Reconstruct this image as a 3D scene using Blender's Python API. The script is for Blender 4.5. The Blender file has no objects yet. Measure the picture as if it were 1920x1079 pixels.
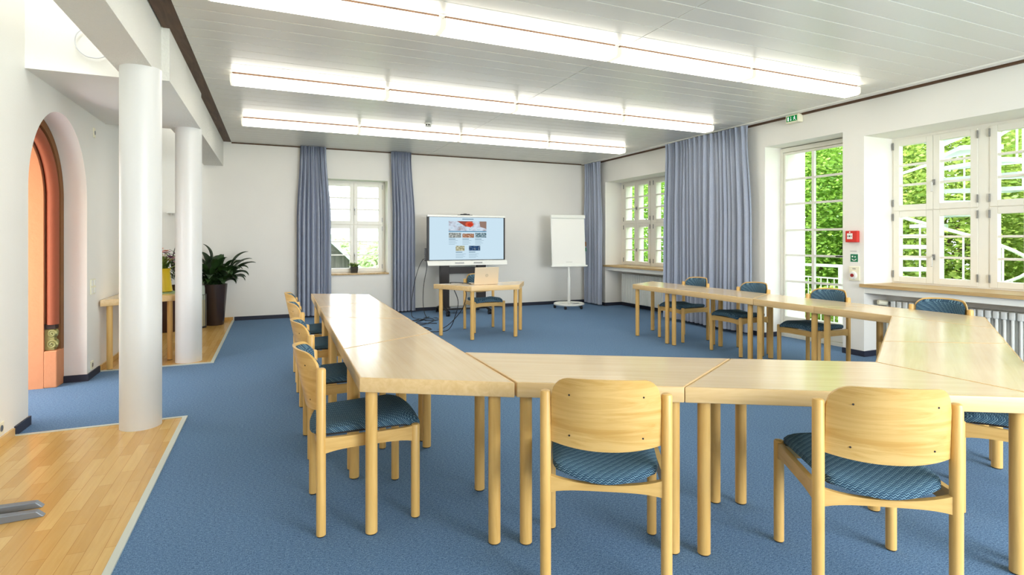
import bpy, bmesh, math, random
import numpy as np
from mathutils import Vector, Matrix
random.seed(7); RNG = np.random.default_rng(7)
PI = math.pi
S = bpy.context.scene
COL = S.collection

# ------------------------------------------------------------------ camera, sky, sun, area lights, exposure
FPX, CX, CY, HCAM = 1030.0, 960.0, 451.0, 1.36
YAW = math.atan((CX - 512.0) / FPX)
cam_d = bpy.data.cameras.new('camera'); cam = bpy.data.objects.new('camera', cam_d); COL.objects.link(cam)
cam.location = (0, 0, HCAM); cam.rotation_euler = (PI / 2, 0, -YAW)
cam_d.sensor_fit = 'HORIZONTAL'; cam_d.sensor_width = 36.0
cam_d.lens = 36.0 * FPX / 1920.0
cam_d.shift_x = 0.0; cam_d.shift_y = (CY - 539.5) / 1920.0
cam_d.clip_start = 0.02; cam_d.clip_end = 200
S.camera = cam

W = bpy.data.worlds.new('sky'); S.world = W; W.use_nodes = True
bg = W.node_tree.nodes['Background']
bg.inputs[0].default_value = (0.86, 0.94, 1.0, 1); bg.inputs[1].default_value = 2.2

def add_light(name, typ, loc, rot, energy, color=(1, 1, 1), size=1, size_y=None, angle=None):
    d = bpy.data.lights.new(name, typ); d.energy = energy; d.color = color
    if typ == 'AREA':
        d.shape = 'RECTANGLE'; d.size = size; d.size_y = size_y or size
    if typ == 'SUN': d.angle = angle or 0.05
    o = bpy.data.objects.new(name, d); COL.objects.link(o); o.location = loc; o.rotation_euler = rot
    return o
add_light('sun', 'SUN', (-20, 0, 30), Vector((.55, .15, -.82)).to_track_quat('-Z', 'Y').to_euler(), 3.4, (1, .96, .88), angle=.02)
# daylight at the windows of the wall behind the camera and at the rooflights over the two alcoves
add_light('window_daylight', 'AREA', (3.8, -2.9, 1.75), (PI / 2, 0, 0), 132, (.92, .965, 1.0), 3.1, 1.7)
add_light('rooflight_daylight', 'AREA', (-1.33, 3.9, 4.36), (math.radians(38), 0, 0), 7.5, (.93, .97, 1.0), .5, 1.4)
add_light('rooflight_daylight', 'AREA', (-1.33, 9.3, 4.38), (0, 0, 0), 3, (.95, .97, 1.0), .5, .9)
add_light('arch_daylight', 'AREA', (-2.75, 5.75, 1.25), (0, math.radians(-90), 0), 10, (1, .95, .90), 2.0, 1.1)
add_light('porch_fill', 'AREA', (-3.0, 5.2, 2.7), (0, math.radians(-60), math.radians(-30)), 15, (1, .88, .76), .6, .6)  # added warm fill for the portal stone; no lamp stands there

S.view_settings.view_transform = 'Standard'; S.view_settings.look = 'None'
S.view_settings.exposure = 1.4; S.view_settings.gamma = 1.0; S.view_settings.use_curve_mapping = False
S.cycles.use_denoising = True
S.cycles.max_bounces = 10; S.cycles.diffuse_bounces = 5; S.cycles.glossy_bounces = 4
S.cycles.transparent_max_bounces = 12; S.cycles.sample_clamp_indirect = 6.0
S.cycles.caustics_reflective = False; S.cycles.caustics_refractive = False

# ------------------------------------------------------------------ materials
def lin(r, g, b):
    f = lambda c: (c / 255 / 12.92) if c <= 10 else (((c / 255) + .055) / 1.055) ** 2.4
    return (f(r), f(g), f(b), 1)
class NT:
    def __init__(s, name):
        s.m = bpy.data.materials.new(name); s.m.use_nodes = True; s.t = s.m.node_tree; s.t.nodes.clear()
        s.out = s.n('ShaderNodeOutputMaterial'); s.b = None
    def n(s, typ, **kw):
        o = s.t.nodes.new(typ)
        for k, v in kw.items(): setattr(o, k, v)
        return o
    def l(s, a, b): s.t.links.new(a, b)
    def bsdf(s, color=None, rough=.5, metal=0.0, spec=.5):
        s.b = s.n('ShaderNodeBsdfPrincipled')
        if color is not None: s.b.inputs['Base Color'].default_value = color
        s.b.inputs['Roughness'].default_value = rough; s.b.inputs['Metallic'].default_value = metal
        s.b.inputs['Specular IOR Level'].default_value = spec
        s.l(s.b.outputs[0], s.out.inputs[0]); return s.b
    def coords(s, scale=(1, 1, 1), rot=(0, 0, 0), kind='Object'):
        c = s.n('ShaderNodeTexCoord'); m = s.n('ShaderNodeMapping')
        m.inputs['Scale'].default_value = scale; m.inputs['Rotation'].default_value = rot
        s.l(c.outputs[kind], m.inputs[0]); return m.outputs[0]
    def ramp(s, fac, stops):
        r = s.n('ShaderNodeValToRGB'); e = r.color_ramp.elements
        e[0].position, e[0].color = stops[0]; e[1].position, e[1].color = stops[-1]
        for p, c in stops[1:-1]:
            x = e.new(p); x.color = c
        s.l(fac, r.inputs[0]); return r.outputs[0]
    def noise(s, vec, scale=5, detail=3, rough=.5, dist=0.0):
        x = s.n('ShaderNodeTexNoise'); x.inputs['Scale'].default_value = scale
        x.inputs['Detail'].default_value = detail; x.inputs['Roughness'].default_value = rough
        x.inputs['Distortion'].default_value = dist
        s.l(vec, x.inputs['Vector']); return x.outputs['Fac']
    def math(s, op, a, b=None, c=None):
        x = s.n('ShaderNodeMath', operation=op)
        for i, v in enumerate((a, b, c)):
            if v is None: continue
            if isinstance(v, (int, float)): x.inputs[i].default_value = v
            else: s.l(v, x.inputs[i])
        return x.outputs[0]
    def bump(s, h, strength=.2, dist=.01):
        b = s.n('ShaderNodeBump'); b.inputs['Strength'].default_value = strength; b.inputs['Distance'].default_value = dist
        s.l(h, b.inputs['Height']); s.l(b.outputs[0], s.b.inputs['Normal'])
def plain(name, c, rough=.5, metal=0.0, spec=.5):
    m = NT(name); m.bsdf(c, rough, metal, spec); return m.m
def emis(name, c, strength):
    m = NT(name); e = m.n('ShaderNodeEmission'); e.inputs[0].default_value = c; e.inputs[1].default_value = strength
    m.l(e.outputs[0], m.out.inputs[0]); return m.m
def plaster(name, c, bump=.08, scale=60, rough=.85):
    m = NT(name); b = m.bsdf(c, rough, 0, .25); v = m.coords()
    n = m.noise(v, scale, 4, .6); n2 = m.noise(v, 1.3, 2, .5)
    mix = m.n('ShaderNodeMixRGB', blend_type='MULTIPLY'); mix.inputs[0].default_value = 1
    mix.inputs[1].default_value = c
    m.l(m.ramp(n2, [(.3, (.965, .965, .965, 1)), (.7, (1, 1, 1, 1))]), mix.inputs[2])
    m.l(mix.outputs[0], b.inputs['Base Color']); m.bump(n, bump, .01); return m.m
def wood(name, light, dark, stretch=(2, 30, 30), rough=.38, coat=0.0, dist=1.2, contrast=(.35, .7)):
    m = NT(name); b = m.bsdf(light, rough, 0, .4); v = m.coords(stretch)
    n = m.noise(v, 1.0, 5, .6, dist)
    c = m.ramp(n, [(contrast[0], light), (contrast[1], dark)])
    n2 = m.noise(m.coords((1.1, 1.1, 1.1)), 2.0, 2)
    mix = m.n('ShaderNodeMixRGB', blend_type='MULTIPLY'); mix.inputs[0].default_value = 1
    m.l(c, mix.inputs[1]); m.l(m.ramp(n2, [(.3, (.93, .92, .9, 1)), (.7, (1, 1, 1, 1))]), mix.inputs[2])
    m.l(mix.outputs[0], b.inputs['Base Color'])
    b.inputs['Coat Weight'].default_value = coat; b.inputs['Coat Roughness'].default_value = .25
    m.bump(n, .05, .004); return m.m

M = {}
M['wall'] = plaster('white_wall_paint', lin(238, 235, 228))
M['rough'] = plaster('rough_white_plaster', lin(236, 234, 227), .9, 45)
M['ceil'] = NT('white_ceiling_boards').m
_c = NT('ceiling_board_paint'); _c.bsdf(lin(224, 221, 211), .3, 0, .5)
_c.bump(_c.noise(_c.coords((1.5, 12, 1)), 4, 3), .05, .01); M['ceil'] = _c.m
M['groove'] = plain('white_board_joint', lin(250, 249, 244), .5)
M['brown'] = wood('dark_brown_batten', lin(104, 76, 54), lin(70, 48, 32), (20, 2, 20), .6)
M['white'] = plain('white_gloss_paint', lin(240, 238, 230), .3)
M['colpaint'] = plain('white_column_paint', lin(224, 224, 222), .35)
M['whitem'] = plain('white_metal', lin(238, 238, 232), .35)
M['cream'] = plain('cream_window_paint', lin(236, 232, 220), .35)
M['base'] = plain('dark_blue_skirting', lin(38, 42, 58), .6)
M['black'] = plain('black_plastic', lin(28, 26, 27), .45)
M['blackm'] = plain('black_steel', lin(42, 36, 34), .4, .3)
M['steel'] = plain('brushed_steel', lin(150, 150, 148), .35, .8)
M['greysteel'] = plain('grey_painted_steel', lin(128, 134, 142), .4, .4)
M['alu'] = plain('pale_edging_strip', lin(205, 210, 200), .4, .2)
M['sill'] = wood('pine_window_sill', lin(206, 176, 126), lin(176, 140, 88), (12, 1.2, 12), .45)
M['maple'] = wood('maple_veneer', lin(236, 210, 168), lin(228, 199, 154), (1.3, 34, 4), .16, 0.3, .6)
M['mapedge'] = wood('maple_edge', lin(232, 199, 147), lin(220, 184, 128), (2.2, 30, 30), .35)
M['lip'] = wood('maple_lipping', lin(220, 178, 112), lin(206, 162, 94), (2.2, 30, 30), .3)
M['beechv'] = wood('beech_round_wood', lin(226, 184, 112), lin(212, 166, 92), (30, 30, 2.2), .36)
M['beechs'] = wood('beech_rail_wood', lin(221, 181, 112), lin(204, 160, 90), (3, 3, 22), .36)
M['ply'] = wood('beech_plywood', lin(226, 186, 116), lin(207, 160, 84), (2.4, 2.4, 24), .33, 0.15, 1.6, (.4, .68))
M['red'] = plain('red_plastic', lin(208, 44, 34), .4)
M['green'] = plain('green_sign', lin(20, 118, 80), .5)
M['leafd'] = NT('dark_leaf').m
def leaf(name, a, b, trans=.25):
    m = NT(name); p = m.bsdf(a, .45, 0, .4); oi = m.n('ShaderNodeNewGeometry')
    rnd = oi.outputs['Random Per Island']
    if name.endswith('leaf') and 'house' not in name:            # tone also varies in noise patches
        rnd = m.math('ADD', m.math('MULTIPLY', rnd, .6), m.math('SUBTRACT', m.math('MULTIPLY', m.noise(m.coords((1, 1, 1)), 1.7, 3), 1.3), .45))
    m.l(m.ramp(rnd, [(0, a), (.5, tuple((x + y) / 2 for x, y in zip(a, b))), (1, b)]), p.inputs['Base Color'])
    t = m.n('ShaderNodeBsdfTranslucent'); t.inputs[0].default_value = b
    mx = m.n('ShaderNodeMixShader'); mx.inputs[0].default_value = trans
    m.l(p.outputs[0], mx.inputs[1]); m.l(t.outputs[0], mx.inputs[2]); m.l(mx.outputs[0], m.out.inputs[0])
    return m.m
M['leafd'] = leaf('dark_houseplant_leaf', lin(22, 44, 20), lin(48, 78, 32), .1)
M['leaft'] = leaf('bright_tree_leaf', lin(70, 122, 40), lin(168, 202, 92), .4)
M['leafy'] = leaf('yellow_green_leaf', lin(84, 128, 48), lin(190, 206, 110), .4)
M['leafp'] = leaf('overexposed_tree_leaf', lin(150, 178, 118), lin(216, 226, 190), .4)  # overexposed look of the far trees put into the leaf colour
M['bark'] = plaster('tree_bark', lin(92, 78, 62), .8, 12)
M['sand'] = plaster('painted_sandstone', lin(210, 144, 104), .6, 14, .8)
M['roll'] = plaster('red_sandstone_moulding', lin(164, 92, 66), .3, 25, .7)
M['stonebr'] = plaster('brown_stone_arch', lin(142, 98, 62), .4, 25, .75)
M['gilt'] = plain('gilded_green_carving', lin(150, 148, 92), .45)
M['darkrec'] = plain('dark_recess', lin(52, 38, 32), .8)
M['orange'] = plain('dark_brown_glaze', lin(56, 42, 38), .25)
M['yellow'] = plain('yellow_vase_glaze', lin(232, 196, 20), .35)
M['mat'] = plain('green_paper', lin(150, 176, 130), .7)
M['slate'] = plaster('slate_pot', lin(70, 66, 60), .5, 30)

# carpet: short loop pile, blue with fine flecks
_c = NT('blue_carpet'); b = _c.bsdf(lin(92, 114, 148), .95, 0, .1); b.inputs['Sheen Weight'].default_value = .08; b.inputs['Sheen Roughness'].default_value = .35; b.inputs['Sheen Tint'].default_value = lin(214, 226, 240); v = _c.coords()
n1 = _c.noise(v, 190, 2, .7); n2 = _c.noise(_c.coords((60, 160, 1)), 1, 3, .6); n3 = _c.noise(v, .8, 2)
mx = _c.math('ADD', _c.math('MULTIPLY', n1, .6), _c.math('MULTIPLY', n2, .4))
col = _c.ramp(mx, [(.36, lin(60, 86, 118)), (.5, lin(94, 125, 160)), (.66, lin(132, 161, 192))])
mm = _c.n('ShaderNodeMixRGB', blend_type='MULTIPLY'); mm.inputs[0].default_value = 1
_c.l(col, mm.inputs[1]); _c.l(_c.ramp(n3, [(.3, (.94, .94, .95, 1)), (.7, (1, 1, 1, 1))]), mm.inputs[2])
_c.l(mm.outputs[0], b.inputs['Base Color']); _c.bump(n1, .35, .004); M['carpet'] = _c.m
# strip parquet laid along the room
_c = NT('beech_parquet'); b = _c.bsdf(lin(216, 168, 96), .22, 0, .5)
v = _c.coords((1, 1, 1), (0, 0, PI / 2))
br = _c.n('ShaderNodeTexBrick'); br.offset = .37; br.offset_frequency = 2; br.squash = 1
br.inputs['Color1'].default_value = lin(222, 184, 116); br.inputs['Color2'].default_value = lin(204, 160, 90)
br.inputs['Mortar'].default_value = lin(176, 128, 66); br.inputs['Scale'].default_value = 1
br.inputs['Mortar Size'].default_value = .0012; br.inputs['Bias'].default_value = .05
br.inputs['Brick Width'].default_value = .46; br.inputs['Row Height'].default_value = .068
_c.l(v, br.inputs['Vector'])
g = _c.noise(_c.coords((26, 2.2, 1)), 1.5, 5, .6, .8)
mm = _c.n('ShaderNodeMixRGB', blend_type='MULTIPLY'); mm.inputs[0].default_value = 1
_c.l(br.outputs['Color'], mm.inputs[1]); _c.l(_c.ramp(g, [(.35, (1, 1, 1, 1)), (.72, (.9, .86, .78, 1))]), mm.inputs[2])
_c.l(mm.outputs[0], b.inputs['Base Color']); M['parquet'] = _c.m
# curtain cloth
_c = NT('blue_grey_curtain'); b = _c.bsdf(lin(136, 148, 172), .85, 0, .15)
n = _c.noise(_c.coords((300, 300, 90)), 1, 2)
_c.l(_c.ramp(n, [(.3, lin(164, 172, 190)), (.7, lin(186, 193, 210))]), b.inputs['Base Color'])
t = _c.n('ShaderNodeBsdfTranslucent'); t.inputs[0].default_value = lin(168, 174, 190)
mx = _c.n('ShaderNodeMixShader'); mx.inputs[0].default_value = .18
_c.l(b.outputs[0], mx.inputs[1]); _c.l(t.outputs[0], mx.inputs[2]); _c.l(mx.outputs[0], _c.out.inputs[0]); M['curtain'] = _c.m
# upholstery: zigzag weave of light teal threads on dark blue
_c = NT('zigzag_blue_upholstery'); b = _c.bsdf(lin(50, 82, 110), .9, 0, .15)
cc = _c.n('ShaderNodeTexCoord'); sep = _c.n('ShaderNodeSeparateXYZ'); _c.l(cc.outputs['Object'], sep.inputs[0])
yz = _c.math('ADD', sep.outputs[1], sep.outputs[2])
tri = _c.math('PINGPONG', sep.outputs[0], .0075)
ph = _c.math('FRACT', _c.math('MULTIPLY', _c.math('ADD', yz, _c.math('MULTIPLY', tri, .9)), 104.0))
ph2 = _c.math('FRACT', _c.math('MULTIPLY', _c.math('SUBTRACT', sep.outputs[0], yz), 31.0))
s1 = _c.math('SMOOTH_MIN', _c.math('ABSOLUTE', _c.math('SUBTRACT', ph, .5)), .5, .02)
wv = _c.math('MULTIPLY', s1, _c.math('ADD', .72, _c.math('MULTIPLY', ph2, .5)))
c0 = _c.ramp(wv, [(.05, lin(38, 56, 76)), (.16, lin(56, 82, 102)), (.34, lin(66, 96, 116)), (.5, lin(128, 158, 170))])
_c.l(c0, b.inputs['Base Color']); _c.bump(wv, .4, .003); M['weave'] = _c.m
# window glass
_c = NT('window_glass'); tr = _c.n('ShaderNodeBsdfTransparent'); tr.inputs[0].default_value = (.97, .985, .98, 1)
gl = _c.n('ShaderNodeBsdfGlossy'); gl.inputs['Roughness'].default_value = .02
lw = _c.n('ShaderNodeLayerWeight'); lw.inputs[0].default_value = .12
mx = _c.n('ShaderNodeMixShader'); _c.l(_c.math('MULTIPLY', lw.outputs['Fresnel'], .5), mx.inputs[0])
_c.l(tr.outputs[0], mx.inputs[1]); _c.l(gl.outputs[0], mx.inputs[2]); _c.l(mx.outputs[0], _c.out.inputs[0]); M['glass'] = _c.m
SCR = 2 ** -1.4      # screens keep their own tone under the exposure
M['lamp'] = emis('lit_diffuser', (1, .95, .84, 1), 3.4)
M['lampend'] = plain('cream_plastic', lin(240, 234, 208), .4)
M['lampcap'] = emis('lit_diffuser_end', (1, .93, .76, 1), .42)
M['screen'] = emis('screen_page', lin(204, 228, 242), SCR)

# ------------------------------------------------------------------ mesh helpers
class MB:
    def __init__(s): s.v = []; s.f = []; s.mi = []; s.mats = []
    def mat(s, m):
        if m not in s.mats: s.mats.append(m)
        return s.mats.index(m)
    def add(s, vs, fs, m):
        o = len(s.v); s.v += [tuple(v) for v in vs]; i = s.mat(m)
        for f in fs: s.f.append(tuple(o + k for k in f)); s.mi.append(i)
        return s
    def box(s, x0, x1, y0, y1, z0, z1, m):
        vs = [(x, y, z) for z in (z0, z1) for y in (y0, y1) for x in (x0, x1)]
        return s.add(vs, [(0, 2, 3, 1), (4, 5, 7, 6), (0, 1, 5, 4), (2, 6, 7, 3), (0, 4, 6, 2), (1, 3, 7, 5)], m)
    def prism(s, poly, z0, z1, m, mside=None):
        n = len(poly); vs = [(x, y, z0) for x, y in poly] + [(x, y, z1) for x, y in poly]
        s.add(vs, [tuple(range(n - 1, -1, -1)), tuple(range(n, 2 * n))], m)
        return s.add(vs, [(i, (i + 1) % n, n + (i + 1) % n, n + i) for i in range(n)], mside or m)
    def cyl(s, p, q, r, m, r2=None, n=20, dome=0.0):
        p, q = Vector(p), Vector(q); d = (q - p).normalized(); r2 = r if r2 is None else r2
        a = d.orthogonal().normalized(); b = d.cross(a)
        rings = [(p, r), (q, r2)]
        if dome: rings = [(p, r), (q - d * dome, r2), (q - d * dome * .3, r2 * .86), (q, r2 * .55)]
        vs = []; fs = []
        for c, rr in rings: vs += [c + a * rr * math.cos(2 * PI * k / n) + b * rr * math.sin(2 * PI * k / n) for k in range(n)]
        for j in range(len(rings) - 1):
            fs += [(j * n + k, j * n + (k + 1) % n, (j + 1) * n + (k + 1) % n, (j + 1) * n + k) for k in range(n)]
        L = len(rings) - 1
        fs += [tuple(range(n - 1, -1, -1)), tuple(L * n + k for k in range(n))]
        return s.add(vs, fs, m)
    def lathe(s, prof, c, m, n=28, sx=1, sy=1):
        vs = []; fs = []
        for r, z in prof: vs += [(c[0] + sx * r * math.cos(2 * PI * k / n), c[1] + sy * r * math.sin(2 * PI * k / n), c[2] + z) for k in range(n)]
        for j in range(len(prof) - 1):
            fs += [(j * n + k, j * n + (k + 1) % n, (j + 1) * n + (k + 1) % n, (j + 1) * n + k) for k in range(n)]
        fs += [tuple(range(n - 1, -1, -1)), tuple((len(prof) - 1) * n + k for k in range(n))]
        return s.add(vs, fs, m)
    def tube(s, pts, r, m, n=8, closed=False):
        P = [Vector(p) for p in pts]; vs = []; fs = []; N = len(P); up = None
        for i, p in enumerate(P):
            if closed: d = P[(i + 1) % N] - P[i - 1]
            else: d = P[min(i + 1, N - 1)] - P[max(i - 1, 0)]
            d.normalize()
            a = d.orthogonal().normalized() if up is None else (up - d * up.dot(d)).normalized()
            up = a; b = d.cross(a); rr = r[i] if isinstance(r, (list, tuple)) else r
            vs += [p + a * rr * math.cos(2 * PI * k / n) + b * rr * math.sin(2 * PI * k / n) for k in range(n)]
        for i in range(N if closed else N - 1):
            j = (i + 1) % N
            fs += [(i * n + k, i * n + (k + 1) % n, j * n + (k + 1) % n, j * n + k) for k in range(n)]
        if not closed: fs += [tuple(range(n - 1, -1, -1)), tuple((N - 1) * n + k for k in range(n))]
        return s.add(vs, fs, m)
    def sheet(s, grid, th, m):
        """closed slab from a grid of points; th = thickness vector or function(i,j)"""
        R, C = len(grid), len(grid[0]); vs = []
        for i in range(R):
            for j in range(C): vs.append(Vector(grid[i][j]))
        off = R * C
        for i in range(R):
            for j in range(C): vs.append(Vector(grid[i][j]) + Vector(th(i, j) if callable(th) else th))
        fs = []
        for i in range(R - 1):
            for j in range(C - 1):
                a, b, c, d = i * C + j, i * C + j + 1, (i + 1) * C + j + 1, (i + 1) * C + j
                fs += [(a, b, c, d), (off + d, off + c, off + b, off + a)]
        rim = [j for j in range(C)] + [i * C + C - 1 for i in range(1, R)] + [(R - 1) * C + j for j in range(C - 2, -1, -1)] + [i * C for i in range(R - 2, 0, -1)]
        for k in range(len(rim)):
            a, b = rim[k], rim[(k + 1) % len(rim)]; fs.append((b, a, off + a, off + b))
        return s.add(vs, fs, m)
    def build(s, name, parent=None, smooth=None, bevel=0, seg=2, kind=None, loc=None, weld=False):
        me = bpy.data.meshes.new(name); me.from_pydata(s.v, [], s.f)
        for m in s.mats: me.materials.append(m)
        me.polygons.foreach_set('material_index', s.mi)
        bm = bmesh.new(); bm.from_mesh(me); bmesh.ops.recalc_face_normals(bm, faces=bm.faces)
        if bevel:
            if weld: bmesh.ops.remove_doubles(bm, verts=bm.verts, dist=1e-5)
            es = [e for e in bm.edges if e.is_manifold and e.calc_face_angle(0) > .5]
            bmesh.ops.bevel(bm, geom=es, offset=bevel, segments=seg, affect='EDGES', profile=.5)
        bm.to_mesh(me); bm.free()
        if smooth is not None:
            me.polygons.foreach_set('use_smooth', [True] * len(me.polygons)); me.set_sharp_from_angle(angle=smooth)
        o = bpy.data.objects.new(name, me); COL.objects.link(o)
        if parent is not None: o.parent = parent
        if kind: o['kind'] = kind
        if loc is not None: o.location = loc
        return o
def tag(o, label, cat, group=None):
    o['label'] = label; o['category'] = cat
    if group: o['group'] = group
    return o
def thing(name, label, cat, loc=(0, 0, 0), rz=0, group=None):
    o = bpy.data.objects.new(name, None); COL.objects.link(o); o.empty_display_size = .1
    o.location = loc; o.rotation_euler = (0, 0, rz)
    return tag(o, label, cat, group)
def dup(root, loc, rz, label, group=None):
    def cp(o, par):
        c = o.copy(); COL.objects.link(c)
        if par is not None: c.parent = par
        for ch in list(o.children): cp(ch, c)
        return c
    r = cp(root, None); r.location = loc; r.rotation_euler = (0, 0, rz); r['label'] = label
    if group: r['group'] = group
    return r
def struct(mb, name, **kw): return mb.build(name, kind='structure', **kw)
SM = math.radians(40)

# ------------------------------------------------------------------ the room shell
XL, XR, YB, YF, ZC = -1.65, 6.33, 10.40, -3.0, 3.02
XO = 7.0                                        # outer face of the window wall
XS0 = XL - .19
ZB = 2.61                                       # underside of beam and soffit
WN1 = (7.2, 9.69); DOOR = (4.506, 5.655); WN2 = (1.75, 4.244)
SILL = .85
# floor: carpet, with two parquet areas in the alcoves edged with a metal strip
PQ1Y, PQ2Y, PQX = 4.85, 6.93, -.635
struct(MB().box(-4.6, XO, YF, YB + .3, -.12, 0, M['carpet']), 'floor')
struct(MB().box(XL, PQX, YF, PQ1Y, 0, .006, M['parquet']), 'floor')
struct(MB().box(XL, PQX, PQ2Y, YB, 0, .006, M['parquet']), 'floor')
struct(MB().box(PQX, PQX + .032, YF, PQ1Y + .03, 0, .010, M['alu']).box(XL, PQX, PQ1Y, PQ1Y + .03, 0, .010, M['alu']), 'trim_1')
struct(MB().box(PQX, PQX + .032, PQ2Y - .03, YB, 0, .010, M['alu']).box(XL, PQX, PQ2Y - .03, PQ2Y, 0, .010, M['alu']), 'trim_2')

# wall_right with two window niches and a door niche
w = MB(); wm = M['wall']
def pier(y0, y1): w.box(XR, XO, y0, y1, 0, 3.3, wm)
pier(WN1[1], YB + .3); pier(DOOR[1], WN1[0]); pier(WN2[1], DOOR[0]); pier(YF, WN2[0])
for (y0, y1), zt in ((WN1, 2.57), (WN2, 2.58)):
    w.box(XR, XO, y0, y1, zt, 3.3, wm)
    w.box(6.74, XO, y0, y1, 0, SILL - .036, wm)
    w.box(XR + .004, XR + .05, y0, y1, .745, SILL - .036, M['whitem'])
w.box(XR, XO, DOOR[0], DOOR[1], 2.67, 3.3, wm)
struct(w, 'wall_right')
# wall_back with one window
BW = (.76, 1.975); BWZ = (.755, 2.475)
w = MB()
w.box(XL, BW[0], YB, YB + .45, 0, 4.4, wm).box(BW[1], XR, YB, YB + .45, 0, 3.3, wm)
w.box(BW[0], BW[1], YB, YB + .45, 0, BWZ[0] - .03, wm).box(BW[0], BW[1], YB, YB + .45, BWZ[1], 3.3, wm)
struct(w, 'wall_back')
# wall_left with the arched doorway
AY, AR, AZ = 5.815, .695, 1.745
w = MB()
w.box(XL - .18, XL, YF, AY - AR, 0, 4.4, wm).box(XL - .18, XL, AY + AR, YB, 0, 4.4, wm)
N = 40; ps = [(AY - AR * math.cos(PI * i / N), AZ + AR * math.sin(PI * i / N)) for i in range(N + 1)]
vs = []; fs = []
for (y, z) in ps: vs += [(XL, y, z), (XL, y, 4.4), (XL - .18, y, z), (XL - .18, y, 4.4)]
for i in range(N):
    a, b = 4 * i, 4 * i + 4
    fs += [(a, b, b + 1, a + 1), (a + 2, a + 3, b + 3, b + 2), (a, a + 2, b + 2, b), (a + 1, b + 1, b + 3, a + 3)]
w.add(vs, fs, wm)
struct(w, 'wall_left', smooth=math.radians(30))
# wall_front behind the camera, with its big window opening
w = MB(); w.box(XL, -.2, YF - .3, YF, 0, 4.4, wm).box(5.4, XR, YF - .3, YF, 0, 3.3, wm)
w.box(-.2, 5.4, YF - .3, YF, 0, .85, wm).box(-.2, 5.4, YF - .3, YF, 2.65, 3.3, wm)
struct(w, 'wall_front')
# beam over the columns, soffit over the passage, upper alcove walls and roofs
bmx = MB(); rm = M['rough']
bmx.box(-1.05, -.80, YF, 5.02, ZB, 4.4, rm).box(-1.05, -.745, 5.02, 7.10, ZB, 4.4, rm).box(-1.05, -.765, 7.10, YB, ZB, 4.4, rm)
struct(bmx, 'trim_3')
struct(MB().box(-4.6, XS0, YF, YB, 2.95, 3.05, wm), 'ceiling')  # unseen roof added outside the arch to keep sun off the carpet
struct(MB().box(XL, -1.05, 5.06, 7.16, ZB, 4.4, wm), 'trim_4')
cl = MB()
cl.box(XL - .18, -1.60, YF, YB, 4.4, 4.5, wm).box(-1.06, -.74, YF, YB, 4.4, 4.5, wm)
cl.box(-1.6, -1.06, YF, 3.3, 4.4, 4.5, wm).box(-1.6, -1.06, 4.9, 8.8, 4.4, 4.5, wm).box(-1.6, -1.06, 9.9, YB, 4.4, 4.5, wm)
cl.box(-1.6, -1.06, 3.3, 4.9, 4.45, 4.46, M['glass']).box(-1.6, -1.06, 8.8, 9.9, 4.45, 4.46, M['glass'])
struct(cl, 'ceiling')
# main ceiling: white boards across the room, one long joint
c = MB(); y = YF; k = 0; X0, XJ, X1 = -.645, 2.76, 6.16
PW = .2075
y = 3.068 - PW * math.ceil((3.068 - YF) / PW)
while y < YB - .02:
    y1 = min(y + PW - .011, YB - .012)
    for a, b_ in ((X0, XJ - .005), (XJ + .005, X1)): c.box(a, b_, y + .0, y1, ZC, ZC + .02, M['ceil'])
    y += PW
c.box(X0, X1, YF, YB - .012, ZC + .004, ZC + .03, M['groove'])
c.box(-.80, XR, YF, YB, ZC + .031, ZC + .05, M['groove'])
c.box(-.80, XR + .05, YF, YB, ZC + .05, 3.3, wm)
struct(c, 'ceiling')
struct(MB().box(-.79, X0 - .002, YF, YB - .002, ZC + .002, ZC + .016, M['brown']), 'trim_5')
struct(MB().box(X0, XR, YB - .012, YB - .001, ZC - .020, ZC + .016, M['brown']), 'trim_6')
struct(MB().box(6.30, XR - .001, YF, YB - .013, ZC - .028, ZC + .030, M['brown']), 'trim_7')
struct(MB().box(6.162, 6.262, YF, YB - .02, ZC - .012, ZC + .016, M['white']), 'trim_8')
# skirtings
bb = M['base']; H = .065
s_ = MB(); s_.box(-.60, XR, YB - .014, YB, 0, H, bb); struct(s_, 'baseboard_back')
s_ = MB()
for y0, y1 in ((WN1[1], YB - .014), (DOOR[1], WN1[0]), (WN2[1], DOOR[0]), (YF, WN2[0])): s_.box(XR - .014, XR, y0 - .014, y1 + .0, 0, H, bb)
for y0, y1 in (WN1, WN2): s_.box(6.726, 6.74, y0, y1, 0, H, bb)
s_.box(XR, 6.726, WN1[1] - .014, WN1[1], 0, H, bb).box(XR, 6.726, WN2[1] - .014, WN2[1], 0, H, bb).box(XR, 6.6, DOOR[1] - .014, DOOR[1], 0, H, bb)
struct(s_, 'baseboard_right')
s_ = MB()
s_.box(XL, XL + .014, PQ1Y + .03, AY - AR, 0, H, bb).box(XL, XL + .014, AY + AR, PQ2Y - .03, 0, H, bb).box(XL - .18, XL + .014, AY + AR - .014, AY + AR, 0, H, bb)
s_.box(XL - .18, XL + .014, AY - AR, AY - AR + .014, 0, H, bb)
wb = M['sill']
s_.box(XL, XL + .016, YF, PQ1Y, .006, .062, M['parquet']).box(XL, XL + .016, PQ2Y, YB, .006, .062, M['parquet'])
s_.box(XL, -.62, YB - .016, YB, .006, .062, M['parquet'])
struct(s_, 'baseboard_left')

# the two round columns
for i, (y, lab) in enumerate(((4.76, 'thick white round column nearest the camera on the front parquet corner'),
                              (7.10, 'white round column farther back on the rear parquet corner'))):
    cxx = -.885 if i == 0 else -.868
    m = MB().cyl((cxx, y, .004), (cxx, y, ZB + .004), .131, M['colpaint'], n=64)
    tag(m.build('round_column', smooth=SM), lab, 'column', 'white columns under the beam')

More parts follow.
